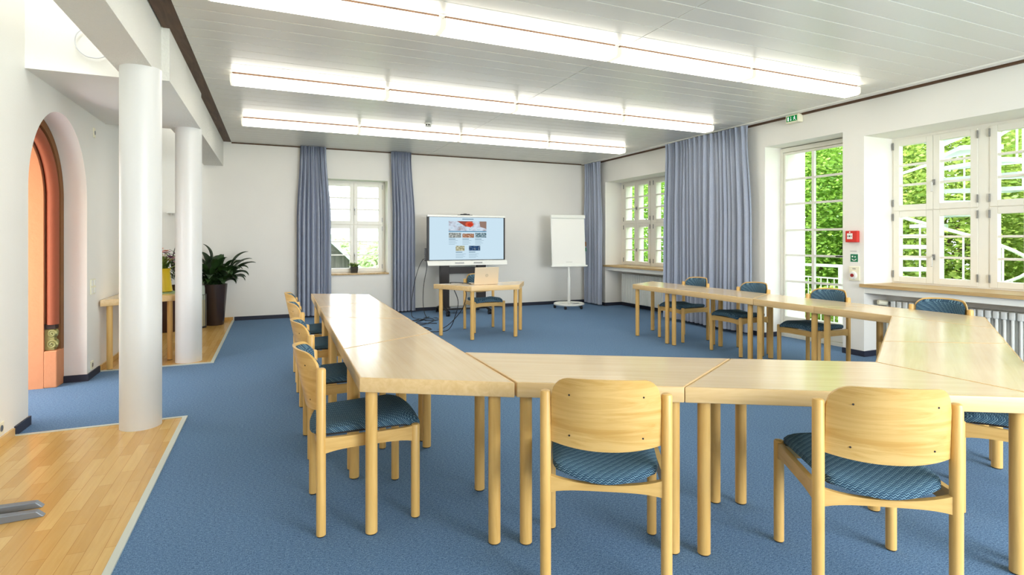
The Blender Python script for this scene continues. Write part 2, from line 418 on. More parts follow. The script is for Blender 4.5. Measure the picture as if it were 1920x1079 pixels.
# stone portal outside the arched doorway: frame, roll moulding, carved base
po = bpy.data.objects.new('door_2', None); COL.objects.link(po); po['kind'] = 'structure'
def arch_sweep(prof, zb, m, closed=True):
    """profile of (r, x) swept up one jamb, round the arch and down the other"""
    path = [(0, zb)] + [(PI * i / 36, None) for i in range(37)] + [(PI, zb)]
    path = [('j0', zb)] + [('a', PI * i / 36) for i in range(37)] + [('j1', zb)]
    vs = []; fs = []; n = len(prof)
    for kind, t in path:
        for r, x in prof:
            if kind == 'a': vs.append((x, AY + r * math.cos(t), AZ + r * math.sin(t)))
            elif kind == 'j0': vs.append((x, AY + r, t))
            else: vs.append((x, AY - r, t))
    for i in range(len(path) - 1):
        for k in range(n if closed else n - 1):
            fs.append((i * n + k, i * n + (k + 1) % n, (i + 1) * n + (k + 1) % n, (i + 1) * n + k))
    if closed: fs += [tuple(range(n)), tuple(range((len(path) - 1) * n, len(path) * n))]
    return MB().add(vs, fs, m)
XS = XL - .18
arch_sweep([(.86, XS - .002), (.625, XS - .002), (.625, XS - .10), (.86, XS - .10)], 0, M['stonebr']).build('stone_architrave', po, smooth=SM)
arch_sweep([(.86, XS - .10), (.515, XS - .10), (.515, XS - .75), (.86, XS - .75)], 0, M['sand']).build('portal_jamb', po, smooth=SM)
arch_sweep([(.572 + .052 * math.cos(a), XS - .048 + .046 * math.sin(a)) for a in [2 * PI * k / 14 for k in range(14)]], .58, M['roll']).build('roll_moulding', po, smooth=SM)
for sg in (1, -1):
    a_, b_ = sorted((AY + sg * .515, AY + sg * .86))
    MB().box(XS - .10, XS - .001, a_, b_, 0, .34, M['sand']).build('base_block', po, bevel=.008)
    a_, b_ = sorted((AY + sg * .535, AY + sg * .625))
    MB().box(XS - .098, XS - .02, a_, b_, .54, .585, M['darkrec']).build('moulding_stop', po)  # solid block coloured dark in place of an open recess
    cv = MB(); yc = AY + sg * .58
    cv.box(XS - .098, XS - .03, yc - .036, yc + .036, .345, .535, M['gilt'])
    for zz, rr in ((.395, .042), (.495, .034)):         # two carved volutes
        pts = [(XS - .05 + .0, yc, zz)]
        for fy in (-.040, .0, .040):
            sp = [(XS - .045 + (rr * (1 - t / 22)) * math.cos(t * .62), yc - sg * .036 + sg * 0, zz + (rr * (1 - t / 22)) * math.sin(t * .62)) for t in range(20)]
        cv.tube(sp, .010, M['gilt'], 8)
        sp = [(XS - .024, yc + (rr * (1 - t / 22)) * math.cos(t * .62), zz + (rr * (1 - t / 22)) * math.sin(t * .62)) for t in range(20)]
        cv.tube(sp, .010, M['gilt'], 8)
    cv.build('carved_scroll', po, smooth=SM)

# ------------------------------------------------------------------ windows and the terrace door
def casement(parent, y0, y1, z0, z1, x, hinge_lo, handle=True, rows=3, axis='x', handle_side=None, T=.07):
    """one opening light: stile frame, glazing bars, pane, handle. The wall plane is x=const (axis x) or y=const (axis y)."""
    fr = .068
    def bx(m, a0, a1, d0, d1, z0_, z1_, mt):
        if axis == 'x': m.box(x + d0, x + d1, a0, a1, z0_, z1_, mt)
        else: m.box(a0, a1, x + d0, x + d1, z0_, z1_, mt)
        return m
    m = MB(); c = M['cream']
    bx(m, y0, y0 + fr, 0, T, z0, z1, c); bx(m, y1 - fr, y1, 0, T, z0, z1, c)
    bx(m, y0 + fr, y1 - fr, 0, T, z0, z0 + fr, c); bx(m, y0 + fr, y1 - fr, 0, T, z1 - fr, z1, c)
    s = m.build('sash', parent, bevel=.004)
    g = MB(); bx(g, y0 + fr, y1 - fr, .022, .026, z0 + fr, z1 - fr, M['glass']); g.build('pane', s)
    b = MB(); hh = (z1 - z0 - 2 * fr) / rows
    for k in range(1, rows): bx(b, y0 + fr, y1 - fr, .006, .06, z0 + fr + k * hh - .012, z0 + fr + k * hh + .012, c)
    b.build('glazing_bar', s)
    if handle:
        hy = (y1 - .03) if hinge_lo else (y0 + .03)
        if handle_side is not None: hy = handle_side
        hz = z0 + (z1 - z0) * .36
        h = MB()
        bx(h, hy - .014, hy + .014, -.012, 0, hz - .03, hz + .035, M['steel'])
        bx(h, hy - .010, hy + .010, -.045, -.012, hz - .008, hz + .012, M['steel'])
        bx(h, hy - .009, hy + .009, -.05, -.034, hz - .105, hz + .012, M['white'])
        h.build('window_handle', s, bevel=.003)
    hy = y0 if hinge_lo else y1
    for zz in (z0 + .05, z1 - .11):
        h = MB(); bx(h, hy - .0065, hy + .0065, -.012, .002, zz, zz + .085, M['steel']); h.build('hinge', s, bevel=.003)
    return s
def window(name, ys, z0, z1, x, axis='x', sill=None):
    r = bpy.data.objects.new(name, None); COL.objects.link(r); r['kind'] = 'structure'
    ya, yb = ys[0], ys[-1]
    def bx(m, a0, a1, d0, d1, z0_, z1_, mt):
        if axis == 'x': m.box(x + d0, x + d1, a0, a1, z0_, z1_, mt)
        else: m.box(a0, a1, x + d0, x + d1, z0_, z1_, mt)
    zm = (z0 + z1) / 2 + .0
    f = MB(); c = M['cream']
    bx(f, ya, yb, .012, .085, z0, z0 + .05, c); bx(f, ya, yb, .012, .085, z1 - .06, z1, c)
    return r, f, bx, zm
def fill_window(name, lights, ya, yb, z0, z1, zm, x, axis='x', T=.07):
    """lights: list of (y0,y1) casement pairs' outer extents, each split in two leaves"""
    r = bpy.data.objects.new(name, None); COL.objects.link(r); r['kind'] = 'structure'
    def bx(m, a0, a1, d0, d1, z0_, z1_, mt):
        if axis == 'x': m.box(x + d0, x + d1, a0, a1, z0_, z1_, mt)
        else: m.box(a0, a1, x + d0, x + d1, z0_, z1_, mt)
    f = MB(); c = M['cream']
    bx(f, ya, yb, .012, .085, z0 - .034, z0 + .03, c); bx(f, ya, yb, .012, .085, z1 - .05, z1 + .004, c)
    bx(f, ya, yb, .014, .085, zm - .02, zm + .02, c)
    edges = [ya] + [v for l in lights for v in l] + [yb]
    for a, b in zip(edges[::2], edges[1::2]):
        if b - a > .002: bx(f, a, b, .010, .085, z0, z1, c)
    f.build('window_frame', r)
    for a, b in lights:
        m_ = (a + b) / 2
        for zz0, zz1 in ((z0 + .012, zm - .004), (zm + .004, z1 - .03)):
            casement(r, a + .002, m_ - .0015, zz0, zz1, x, True, False, axis=axis, T=T)
            casement(r, m_ + .0015, b - .002, zz0, zz1, x, False, axis=axis, T=T, handle_side=(m_ - .012 if axis == 'x' else m_ + .02))
    return r
# window 2 (front right): pairs of leaves between mullions
w2 = fill_window('window_2', [(1.80, 2.46), (2.46 + .09, 3.258 - .0), (3.36, 4.225)], WN2[0], WN2[1], SILL + .004, 2.58, 1.707, 6.83)
w1 = fill_window('window_1', [(7.78 - .30, 8.62), (8.72, 9.60)], WN1[0], WN1[1], SILL + .004, 2.57, 1.70, 6.72, T=.13)
w3 = fill_window('window_3', [(.865, 1.925)], BW[0], BW[1], BWZ[0] + .002, 2.475, 1.655, 10.68, axis='y')
for nm, par, x1, (y0, y1), ex in (('window_sill', w2, 6.83, WN2, .035), ('window_sill', w1, 6.72, WN1, .035)):
    MB().prism([(XR - .035, y0 - .02), (XR - .001, y0 - .02), (XR - .001, y0), (x1 + .01, y0), (x1 + .01, y1), (XR - .001, y1), (XR - .001, y1 + .035), (XR - .035, y1 + .035)], SILL - .035, SILL, M['sill']).build(nm, par, bevel=.003, weld=True)
MB().prism([(BW[0], 10.70), (BW[0], YB - .001), (BW[0] - .02, YB - .001), (BW[0] - .02, YB - .03), (BW[1] + .02, YB - .03), (BW[1] + .02, YB - .001), (BW[1], YB - .001), (BW[1], 10.70)], BWZ[0] - .03, BWZ[0], M['sill']).build('window_sill', w3, bevel=.003, weld=True)

# terrace door with glazing bars
d = bpy.data.objects.new('door_1', None); COL.objects.link(d); d['kind'] = 'structure'
y0, y1 = DOOR; XD = 6.63; c = M['cream']
f = MB(); f.box(XD, XD + .09, y0, y0 + .035, 0, 2.655, c).box(XD, XD + .09, y1 - .035, y1, 0, 2.655, c).box(XD, XD + .09, y0 + .035, y1 - .035, 2.60, 2.66, c).box(XD, XD + .09, y0 + .035, y1 - .035, 0, .05, M['cream'])
f.build('door_frame', d, bevel=.004)
la, lb = y0 + .04, y1 - .04; gy0, gy1 = la + .03, lb - .03
lf = MB(); lf.box(XD + .015, XD + .065, la, gy0, .055, 2.595, c).box(XD + .015, XD + .065, gy1, lb, .055, 2.595, c)
lf.box(XD + .015, XD + .065, gy0, gy1, .055, .29, c).box(XD + .015, XD + .065, gy0, gy1, 2.565, 2.595, c)
leafo = lf.build('door_leaf', d, bevel=.004)
g = MB().box(XD + .038, XD + .042, gy0, gy1, .29, 2.565, M['glass']); g.build('pane', leafo)
b = MB(); b.box(XD + .02, XD + .06, 5.157 - .018, 5.157 + .018, .29, 2.565, M['white'])
for zz in (2.212, 1.868, 1.503, 1.152, .787, .44): b.box(XD + .022, XD + .058, gy0, gy1, zz - .014, zz + .014, M['white'])
b.build('glazing_bar', leafo)
h = MB().cyl((XD + .015, 4.72, 1.155), (XD - .03, 4.72, 1.155), .009, M['blackm'], n=12).cyl((XD - .03, 4.715, 1.155), (XD - .03, 4.79, 1.155), .009, M['blackm'], n=12); h.build('door_handle', leafo, smooth=SM)

# ------------------------------------------------------------------ tables
LL, SS = 1.43, .715; TW = SS * .866; TZ = .735
def trapezoid(i=0.0):
    k = i / .866
    return [(-LL / 2 + i * 1.73 + 0, -TW / 2 + i), (LL / 2 - i * 1.73, -TW / 2 + i), (SS / 2 - i * .58, TW / 2 - i), (-SS / 2 + i * .58, TW / 2 - i)]
def make_table(label, group):
    t = thing('conference_table', label, 'table', group=group)
    m = MB(); po_, pi_ = trapezoid(.0018), trapezoid(.0105); ed_ = M['mapedge']
    vs = [(x, y, TZ - .066) for x, y in po_] + [(x, y, TZ) for x, y in po_]
    m.add(vs, [(3, 2, 1, 0)] + [(i, (i + 1) % 4, 4 + (i + 1) % 4, 4 + i) for i in range(4)], ed_)
    m.add([(x, y, TZ) for x, y in po_] + [(x, y, TZ) for x, y in pi_], [(i, (i + 1) % 4, 4 + (i + 1) % 4, 4 + i) for i in range(4)], M['lip'])
    m.add([(x, y, TZ) for x, y in pi_], [(0, 1, 2, 3)], M['maple'])
    m.build('tabletop', t, smooth=math.radians(30), bevel=.0035, seg=3, weld=True)
    for (x, y) in ((-LL / 2 + .095, -TW / 2 + .062), (LL / 2 - .095, -TW / 2 + .062), (SS / 2 - .035, TW / 2 - .06), (-SS / 2 + .035, TW / 2 - .06)):
        l = MB().cyl((x, y, .006), (x, y, TZ - .064), .0275, M['beechv'], n=28).build('leg', t, smooth=SM)
        MB().cyl((x, y, .0), (x, y, .007), .024, M['black'], n=20).build('foot_glide', l)
    return t
def vec(deg, r=1): return Vector((math.cos(math.radians(deg)) * r, math.sin(math.radians(deg)) * r))
D = Vector((.982, 2.205)); C_ = D + Vector((0, SS))
dF, nF = vec(-30), vec(60); e4, m4 = vec(30), vec(120)
F1 = D + dF * SS; F2 = C_ + dF * LL; G2 = F2 + dF * SS; O4 = F1 + dF * LL; MA = G2 + e4 * SS; G = MA + e4 * LL
g1 = 'trapezoid tables of the conference ring'
tabs = []
PL = .75 * LL
ldir = Vector((-.0, 1))
for i in range(4):
    yc = 2.205 + LL / 2 + i * PL; x = .974 - TW / 2 + .011 * (yc - 2.2)
    tabs.append((x, yc, PI / 2 if i % 2 == 0 else -PI / 2, ['light maple trapezoid table at the near end of the left row', 'second light maple trapezoid table from the near end of the left row',
                 'third light maple trapezoid table from the near end of the left row', 'far light maple trapezoid table of the left row before the back window'][i]))
cF = C_ + dF * LL / 2 - nF * TW / 2; tabs.append((cF.x, cF.y, math.radians(150), 'maple trapezoid table in front centre behind the nearest centre chair'))
c3 = F1 + dF * LL / 2 + nF * TW / 2; tabs.append((c3.x, c3.y, math.radians(-30), 'maple trapezoid table in front right behind the chair with side turned seat'))
c4 = O4 + e4 * LL / 2 + m4 * TW / 2; tabs.append((c4.x, c4.y, math.radians(30), 'maple trapezoid table at right frame edge over a dark blue seat'))
c5 = MA + e4 * LL / 2 - m4 * TW / 2; tabs.append((c5.x, c5.y, math.radians(210), 'maple trapezoid table slanting towards the front radiator on the right'))
for i in range(4):
    tabs.append((G.x + TW / 2, G.y + i * PL, -PI / 2 if i % 2 == 0 else PI / 2,
                 ['maple trapezoid table of the right row nearest the front window', 'maple trapezoid table of the right row before the terrace door',
                  'maple trapezoid table of the right row before the wide blue curtain', 'far end maple trapezoid table of the right row by the flat radiator'][i]))
proto = make_table(tabs[0][3], g1); proto.location = (tabs[0][0], tabs[0][1], 0); proto.rotation_euler = (0, 0, tabs[0][2] - .011)
for i, (x, y, a, lab) in enumerate(tabs[1:], 1):
    dup(proto, (x, y, 0), a - (.011 if i < 4 else 0), lab, g1)
dup(proto, (2.815, 7.34, 0), PI, 'single maple table under the laptop before the big screen', 'single tables')['group'] = 'single tables'
dup(proto, (XL + .02 + TW / 2, 7.57, .008), -PI / 2, 'maple side table against the left wall carrying flowers', 'single tables')['group'] = 'single tables'

# ------------------------------------------------------------------ chairs
CW, CD = .2325, .22
def seat_z(x, y):
    t = (y + .19) / .42; u = x / .21
    return .464 + (-.030 * (1 - u * u) * (1 - t)) + (.020 * (1 - u * u) * t) - (.02 * max(0, t - .85) / .15 if t > .85 else 0)
def make_chair(label, group):
    t = thing('conference_chair', label, 'chair', group=group)
    for sx in (-1, 1):
        x = sx * CW
        l = MB().cyl((x, -CD, .006), (x, -CD, .772), .0215, M['beechv'], n=24, dome=.010).build('leg', t, smooth=SM)
        MB().cyl((x, -CD, 0), (x, -CD, .007), .018, M['black'], n=16).build('foot_glide', l)
        l = MB().cyl((x, CD, .006), (x, CD, .459), .0215, M['beechv'], n=24, dome=.008).build('leg', t, smooth=SM)
        MB().cyl((x, CD, 0), (x, CD, .007), .018, M['black'], n=16).build('foot_glide', l)
        # side rail: a board that dips in the middle and flares into both legs
        g = []
        for k in range(15):
            s = k / 14; y = -CD + .012 + s * (2 * CD - .024); fl = abs(2 * s - 1) ** 4
            top = .447 + .004 * fl; bot = .392 - .014 * fl
            g.append([(x - .011, y, bot), (x - .011, y, top)])
        MB().sheet(g, (.022, 0, 0), M['beechs']).build('side_rail', t, smooth=SM)
    for y, nm in ((CD, 'front_rail'), (-CD, 'rear_rail')):
        g = []
        for k in range(15):
            s = k / 14; x = -CW + .012 + s * (2 * CW - .024); fl = abs(2 * s - 1) ** 4
            top = .438 + .008 * fl - (.006 if y < 0 else 0) - (.022 * (1 - (2 * s - 1) ** 2) if y < 0 else 0); bot = .386 - .014 * fl
            g.append([(x, y - .011, bot), (x, y - .011, top)])
        MB().sheet(g, (0, .022, 0), M['beechs']).build(nm, t, smooth=SM)
    # upholstered seat, dished at the back and rounded over at the front
    R, Cn = 22, 22; top = []; 
    for i in range(R + 1):
        row = []
        for j in range(Cn + 1):
            v = i / R; u = j / Cn * 2 - 1
            hw = .205 + .018 * v
            y = -.205 + v * .455 - .048 * (1 - u * u) * (1 - v) ** 2
            # rounded corners
            e = 1.0
            if v > .82: e = 1 - .10 * ((v - .82) / .18) ** 2
            if v < .12: e = 1 - .07 * ((.12 - v) / .12) ** 2
            x = u * hw * e
            edge = max(abs(u) ** 8, (2 * abs(v - .5)) ** 10)
            row.append((x, y, seat_z(x, y) + .040 - .020 * edge))
        top.append(row)
    def th(i, j):
        x, y, z = top[i][j]; return (0, 0, seat_z(x, y) - .004 - z)
    MB().sheet(top, th, M['weave']).build('seat', t, smooth=math.radians(60))
    # seat board edge under the cushion
    brd = [[(u * (.19 + .02 * v), -.19 + v * .42, seat_z(u * .2, -.19 + v * .42) - .004) for u in [a / 6 - 1 for a in range(13)]] for v in [b / 8 for b in range(9)]]
    MB().sheet(brd, (0, 0, -.012), M['black']).build('seat_board', t, smooth=SM)
    # curved plywood back with rounded upper corners, upholstered pad on its front
    def back_pt(u, v, off=0.0, inset=0.0):
        hw = .2105 - inset
        x = u * hw
        zb = .572 + .018 * (1 - u * u) * -1 + inset
        zt = .828 + .016 * (1 - u * u) - inset
        a = max(0.0, (abs(u) - .66) / .34); zt_u = zt - .08 * (1 - math.sqrt(max(0, 1 - a * a)))
        z = zb + (zt_u - zb) * v
        hgt = (z - .572) / .27
        bulge = (.052 + .045 * hgt) * (1 - abs(u) ** 2.2)
        return (x, -CD - .004 - bulge + off - .012 * hgt, z)
    NU, NV = 26, 12
    us = [2 * k / NU - 1 for k in range(NU + 1)]; us = [math.copysign(1 - (1 - abs(u)) ** 1.25, u) for u in us]
    g = [[back_pt(u, v / NV) for u in us] for v in range(NV + 1)]
    bk = MB().sheet(g, (0, .011, 0), M['ply']).build('backrest', t, smooth=SM)
    for u in (-.66, .66):
        for v in (.17, .76):
            p = back_pt(u, v); MB().cyl((p[0], p[1] - .0015, p[2]), (p[0], p[1] + .004, p[2]), .0036, M['blackm'], n=10).build('screw', bk)
    g = [[back_pt(u * .97, v / NV, .012, .012) for u in us] for v in range(NV + 1)]
    def pth(i, j):
        e = max(abs(us[j]) ** 8, (2 * abs(i / NV - .5)) ** 8); return (0, .030 - .022 * e, 0)
    MB().sheet(g, pth, M['weave']).build('back_pad', t, smooth=math.radians(60))
    return t
gc = 'beech chairs with blue zigzag upholstery'
nFv = vec(60)
chairs = []
for y, lab in ((2.90, 'beech chair with blue seat nearest the camera along the left table row'), (3.86, 'second beech chair from the camera along the left table row'),
               (5.03, 'third beech chair from the camera along the left table row'), (5.86, 'farthest beech chair along the left table row by the back curtain')):
    chairs.append(((.198 if y < 3 else .212) + CD + .002, y, -PI / 2 + (.01), lab))
fc1 = Vector((1.187, 1.814)) + nFv * CD; chairs.append((fc1.x, fc1.y, math.radians(-30.5), 'beech chair seen from behind at the front centre table'))
fc2 = Vector((2.058, 1.302)) + vec(57) * CD; chairs.append((fc2.x, fc2.y, math.radians(-32), 'beech chair seen from behind at right front with visible front leg and open side'))
for y, a, lab in ((6.02, .03, 'beech chair before the wide blue curtain, farther one on the right row'), (5.022, 0, 'beech chair before the right end of the wide blue curtain on the right row'),
               (4.03, .0, 'beech chair standing before the glazed terrace door'), (2.95, .02, 'beech chair before the white column radiator under the front window')):
    chairs.append((5.42 - CD, y, PI / 2 + a, lab))
rc = O4 + e4 * .75 + m4 * (.27 - CD); chairs.append((rc.x, rc.y, math.radians(30), 'beech chair pushed under the table at the right frame edge, back out of frame'))
chairs.append((2.93, 7.80, PI, 'beech chair tucked behind the single table with the laptop'))
cp = make_chair(chairs[0][3], gc); cp.location = (chairs[0][0], chairs[0][1], 0); cp.rotation_euler = (0, 0, chairs[0][2])
for x, y, a, lab in chairs[1:]: dup(cp, (x, y, 0), a, lab, gc)

# ------------------------------------------------------------------ ceiling lights: three rows of four
def make_lamp(label, group):
    t = thing('ceiling_light', label, 'light', group=group); ln = 1.528; hw = .095
    prof = [(-hw, .075), (-hw, .02), (-hw + .02, .0), (hw - .02, 0), (hw, .02), (hw, .075)]
    def loft(x0, x1, m, sc=1):
        vs = [(x0, y * sc, z) for y, z in prof] + [(x1, y * sc, z) for y, z in prof]; n = len(prof)
        return MB().add(vs, [tuple(range(n)), tuple(range(2 * n - 1, n - 1, -1))] + [(i, (i + 1) % n, n + (i + 1) % n, n + i) for i in range(n)], m)
    loft(-ln / 2 + .016, ln / 2 - .016, M['lamp'], .985).build('diffuser', t)
    for a in (-ln / 2, ln / 2 - .016): loft(a, a + .016, M['lampcap']).build('end_cap', t)
    MB().box(-ln / 2 + .02, ln / 2 - .02, -.07, .07, .075, .100, M['brown']).build('mounting_plate', t)
    return t
lam = None
for r, y in enumerate((3.99, 6.12, 8.25)):
    for i in range(4):
        x = -.395 + .77 + i * 1.54
        lab = '%s lit strip light in the %s ceiling row, counted from the left' % (['first', 'second', 'third', 'fourth'][i], ['near', 'middle', 'far'][r])
        g_ = '%s row of ceiling lights' % ['near', 'middle', 'far'][r]
        if lam is None: lam = make_lamp(lab, g_); lam.location = (x, y, ZC - .100)
        else: dup(lam, (x, y, ZC - .100), 0, lab, g_)

# ------------------------------------------------------------------ curtains
def curtain(axis, base, a0, a1, b0, b1, z0, z1, pleats, label, seed, amp=.045):
    """a0..a1 extent at the top, b0..b1 at the hem, along Y (axis y) or X (axis x); base = plane"""
    rnd = random.Random(seed); NP = pleats * 12; NZ = 26
    ph = [rnd.uniform(.5, 1.6) for _ in range(pleats + 1)]; am = [rnd.uniform(.45, 1.25) for _ in range(pleats + 2)]
    cum = [0]
    for p in ph[:pleats]: cum.append(cum[-1] + p)
    tot = cum[-1]; g = []
    for i in range(NZ + 1):
        v = i / NZ; z = z1 + (z0 - z1) * v; row = []
        sp = min(1, v * 2.2); sp = sp * sp * (3 - 2 * sp)
        for j in range(NP + 1):
            q = j / NP * tot; k = max(n for n in range(pleats + 1) if cum[n] <= q + 1e-9); k = min(k, pleats - 1)
            u = q / tot; loc = (q - cum[k]) / ph[k]
            a = am[k] * (1 - loc) + am[k + 1] * loc
            fold = math.sin(2 * PI * (k + loc)) * amp * 1.1 * a * (.55 + .45 * min(1, v * 3))
            fine = math.sin(2 * PI * (k + loc) * 2.7 + k) * .014 * (max(0, 1 - v * 2.5) + .8 * max(0, 1 - v * 18)) + .007 * math.sin(2 * PI * (k + loc) * 1.7 + 2.1 * k)
            drift = .010 * math.sin(u * 9 + v * 2.4 + seed)
            s = (a0 + (a1 - a0) * u) * (1 - sp) + (b0 + (b1 - b0) * u) * sp + .35 * amp * math.cos(2 * PI * (k + loc)) * .6 * v
            dpt = base + fold + fine + drift
            row.append((dpt, s, z) if axis == 'y' else (s, dpt, z))
        g.append(row)
    o = MB().sheet(g, (.003, 0, 0) if axis == 'y' else (0, .003, 0), M['curtain']).build('curtain', smooth=math.radians(80))
    return tag(o, label, 'curtain', 'grey blue pleated curtains')
curtain('x', YB - .13, .435, .862, .375, .945, .035, ZC - .004, 8, 'grey blue curtain left of the back window', 3)
curtain('x', YB - .13, 2.015, 2.39, 2.045, 2.46, .035, ZC - .004, 7, 'grey blue curtain right of the back window beside the big screen', 5)
curtain('y', 6.185, 9.72, 10.20, 9.62, 10.24, .035, ZC - .024, 6, 'narrow grey blue curtain in the far right corner behind the flip chart', 8, .04)
curtain('y', 6.165, 5.83, 7.55, 5.76, 7.58, .05, ZC - .024, 19, 'widest grey blue curtain hanging between side window and terrace door', 12, .05)

# ------------------------------------------------------------------ presentation screen on its trolley
YS = 9.70
t = thing('display_trolley', 'black wheeled trolley stand carrying the big presentation screen', 'stand', (3.29, 9.768, 0))
def L(x): return x - 3.29
for x in (2.90, 3.62):
    MB().box(L(x) - .085, L(x) + .085, -.01, .08, .09, 1.55, M['blackm']).build('upright', t, bevel=.004)
MB().box(L(2.985), L(3.535), .0, .07, .74, .86, M['blackm']).build('cross_bar', t, bevel=.003)
MB().box(L(2.99), L(3.53), -.05, .05, .105, .135, M['steel']).box(L(2.80), L(3.72), -.02, .09, .07, .11, M['blackm']).build('base_shelf', t, bevel=.003)
for x in (2.86, 3.66):
    pts = [(L(x), .38 - 1.0 * k / 12 * .75, .075 + .06 * math.sin(PI * k / 12)) for k in range(13)]
    MB().tube(pts, .028, M['black'], 10).build('foot', t, smooth=SM)
    for yy in (.34, -.33):
        c_ = MB(); c_.cyl((L(x) - .03, yy, .042), (L(x) - .008, yy, .042), .040, M['black'], n=18).cyl((L(x) + .008, yy, .042), (L(x) + .03, yy, .042), .040, M['black'], n=18)
        c_.box(L(x) - .008, L(x) + .008, yy - .012, yy + .012, .04, .095, M['black']); c_.build('castor', t, smooth=SM)
t = thing('presentation_screen', 'big interactive screen showing a pale web page, on the black trolley', 'screen', (3.31, YS, .90))
x0, x1 = 2.55 - 3.31, 4.075 - 3.31
MB().box(x0, x1, 0, .045, .085, .905, M['black']).build('bezel', t, bevel=.006)
MB().box(x0 - .0, x1 + .0, -.012, .05, .890, .925, M['whitem']).build('top_rail', t, bevel=.005)
MB().add([(x0 - .005, -.07, 0), (x1 + .02, -.07, 0), (x1, .045, 0), (x0, .045, 0), (x0 - .012, -.05, .083), (x1 + .02, -.05, .083), (x1, .045, .095), (x0, .045, .095)],
         [(0, 1, 2, 3), (4, 7, 6, 5), (0, 4, 5, 1), (1, 5, 6, 2), (2, 6, 7, 3), (3, 7, 4, 0)], M['whitem']).build('pen_tray', t, bevel=.004)
for xa in (3.06, 3.42): MB().box(xa - 3.31, xa + .165 - 3.31, -.072, -.058, .036, .056, M['steel']).build('tray_slot', t)
sx0, sx1, sz0, sz1 = 2.59 - 3.31, 4.04 - 3.31, .102, .900 - .015
scr = MB().box(sx0, sx1, -.004, .001, sz0, sz1, M['screen']).build('screen_face', t)
def SP(px, py): return (sx0 + (px - 215) / (1470 - 215) * (sx1 - sx0), sz1 - (py - 145) / (890 - 145) * (sz1 - sz0))
def srect(name, a, b, c_, d_, mat, lift=.0062, par=scr):
    p, q = SP(a, d_), SP(c_, b); return MB().box(p[0], q[0], -lift, -.004, p[1], q[1], mat).build(name, par)
def em(c): return emis('screen_tone', lin(*c), SCR)
_c = NT('banner_photo'); e = _c.n('ShaderNodeEmission'); e.inputs[1].default_value = SCR; v = _c.coords((7, 1, 11)); n = _c.noise(v, 1.0, 3, .6)
_c.l(_c.ramp(n, [(.25, lin(120, 178, 190)), (.42, lin(212, 226, 240)), (.55, lin(190, 200, 214)), (.68, lin(150, 120, 104))]), e.inputs[0]); _c.l(e.outputs[0], _c.out.inputs[0])
ban = srect('web_banner', 528, 210, 1168, 385, _c.m)
srect('banner_rule', 528, 386, 1168, 399, em((40, 120, 160)))
def blob(cx, cy, rx, ry, col, lift):
    c0 = SP(cx, cy); ex = SP(cx + rx, cy)[0] - c0[0]; ez = c0[1] - SP(cx, cy + ry)[1]
    vs = [(c0[0] + ex * math.cos(2 * PI * k / 24), -lift, c0[1] + ez * math.sin(2 * PI * k / 24)) for k in range(24)] + [(c0[0] + ex * math.cos(2 * PI * k / 24), -.006, c0[1] + ez * math.sin(2 * PI * k / 24)) for k in range(24)]
    return MB().add(vs, [tuple(range(24))] + [(k, (k + 1) % 24, 24 + (k + 1) % 24, 24 + k) for k in range(24)], em(col))
p3 = MB(); tri = [SP(665, 212), SP(930, 212), SP(900, 320), SP(800, 300)]
p3.add([(x, -.0068, z) for x, z in tri], [(0, 1, 2, 3)], em((150, 78, 66))).build('banner_shape', scr)
blob(875, 265, 70, 48, (214, 92, 66), .0075).build('banner_shape', scr); blob(885, 270, 42, 30, (198, 60, 44), .0082).build('banner_shape', scr)
p3 = MB(); tri = [SP(1045, 212), SP(1166, 212), SP(1166, 345), SP(1060, 310)]
p3.add([(x, -.0068, z) for x, z in tri], [(0, 1, 2, 3)], em((150, 124, 112))).build('banner_shape', scr)
def thumb(seed, a, b, c_, d_, tones):
    m_ = NT('thumbnail_photo'); e = m_.n('ShaderNodeEmission'); e.inputs[1].default_value = SCR; v = m_.coords((26, 1, 34)); v2 = m_.n('ShaderNodeVectorMath', operation='ADD'); v2.inputs[1].default_value = (seed * 3.1, 0, seed); m_.l(v, v2.inputs[0])
    m_.l(m_.ramp(m_.noise(v2.outputs[0], 1, 4, .7), [(.32, lin(*tones[0])), (.5, lin(*tones[1])), (.66, lin(*tones[2]))]), e.inputs[0]); m_.l(e.outputs[0], m_.out.inputs[0])
    srect('thumbnail', a, b, c_, d_, m_.m)
thumb(1, 530, 416, 735, 503, ((60, 66, 66), (150, 156, 152), (226, 230, 226))); thumb(2, 757, 430, 952, 503, ((96, 54, 36), (170, 120, 90), (232, 220, 206)))
thumb(3, 972, 416, 1165, 500, ((30, 44, 54), (110, 140, 150), (216, 230, 236))); thumb(4, 645, 646, 792, 735, ((70, 66, 40), (176, 174, 140), (228, 228, 206))); thumb(5, 866, 646, 1060, 732, ((14, 28, 54), (46, 80, 122), (150, 160, 160)))
tx = em((150, 176, 190)); tx2 = em((96, 126, 146))
for xa, wds in ((530, 150), (757, 150), (972, 150)):
    srect('text_line', xa, 522, xa + 110, 532, tx2)
    for q in range(4): srect('text_line', xa, 550 + q * 22, xa + wds - (q * 37) % 60, 556 + q * 22, tx)
for xa in (645, 866):
    srect('text_line', xa, 752, xa + 110, 763, tx2)
    for q in range(4): srect('text_line', xa, 785 + q * 22, xa + 170 - (q * 37) % 60, 791 + q * 22, tx)
srect('text_line', 755, 168, 945, 182, tx2)
for q in range(2): srect('text_line', 690, 265 + q * 30, 740, 272 + q * 30, tx, .0072)
tag(MB().box(3.135, 3.415, 9.70, 9.745, 1.826, 1.834, M['black']).box(3.19, 3.36, 9.695, 9.75, 1.832, 1.848, M['black']).box(3.25, 3.30, 9.70, 9.745, 1.845, 1.856, M['black']).build('webcam', bevel=.002), 'flat black webcam bar resting on top of the big screen', 'camera')
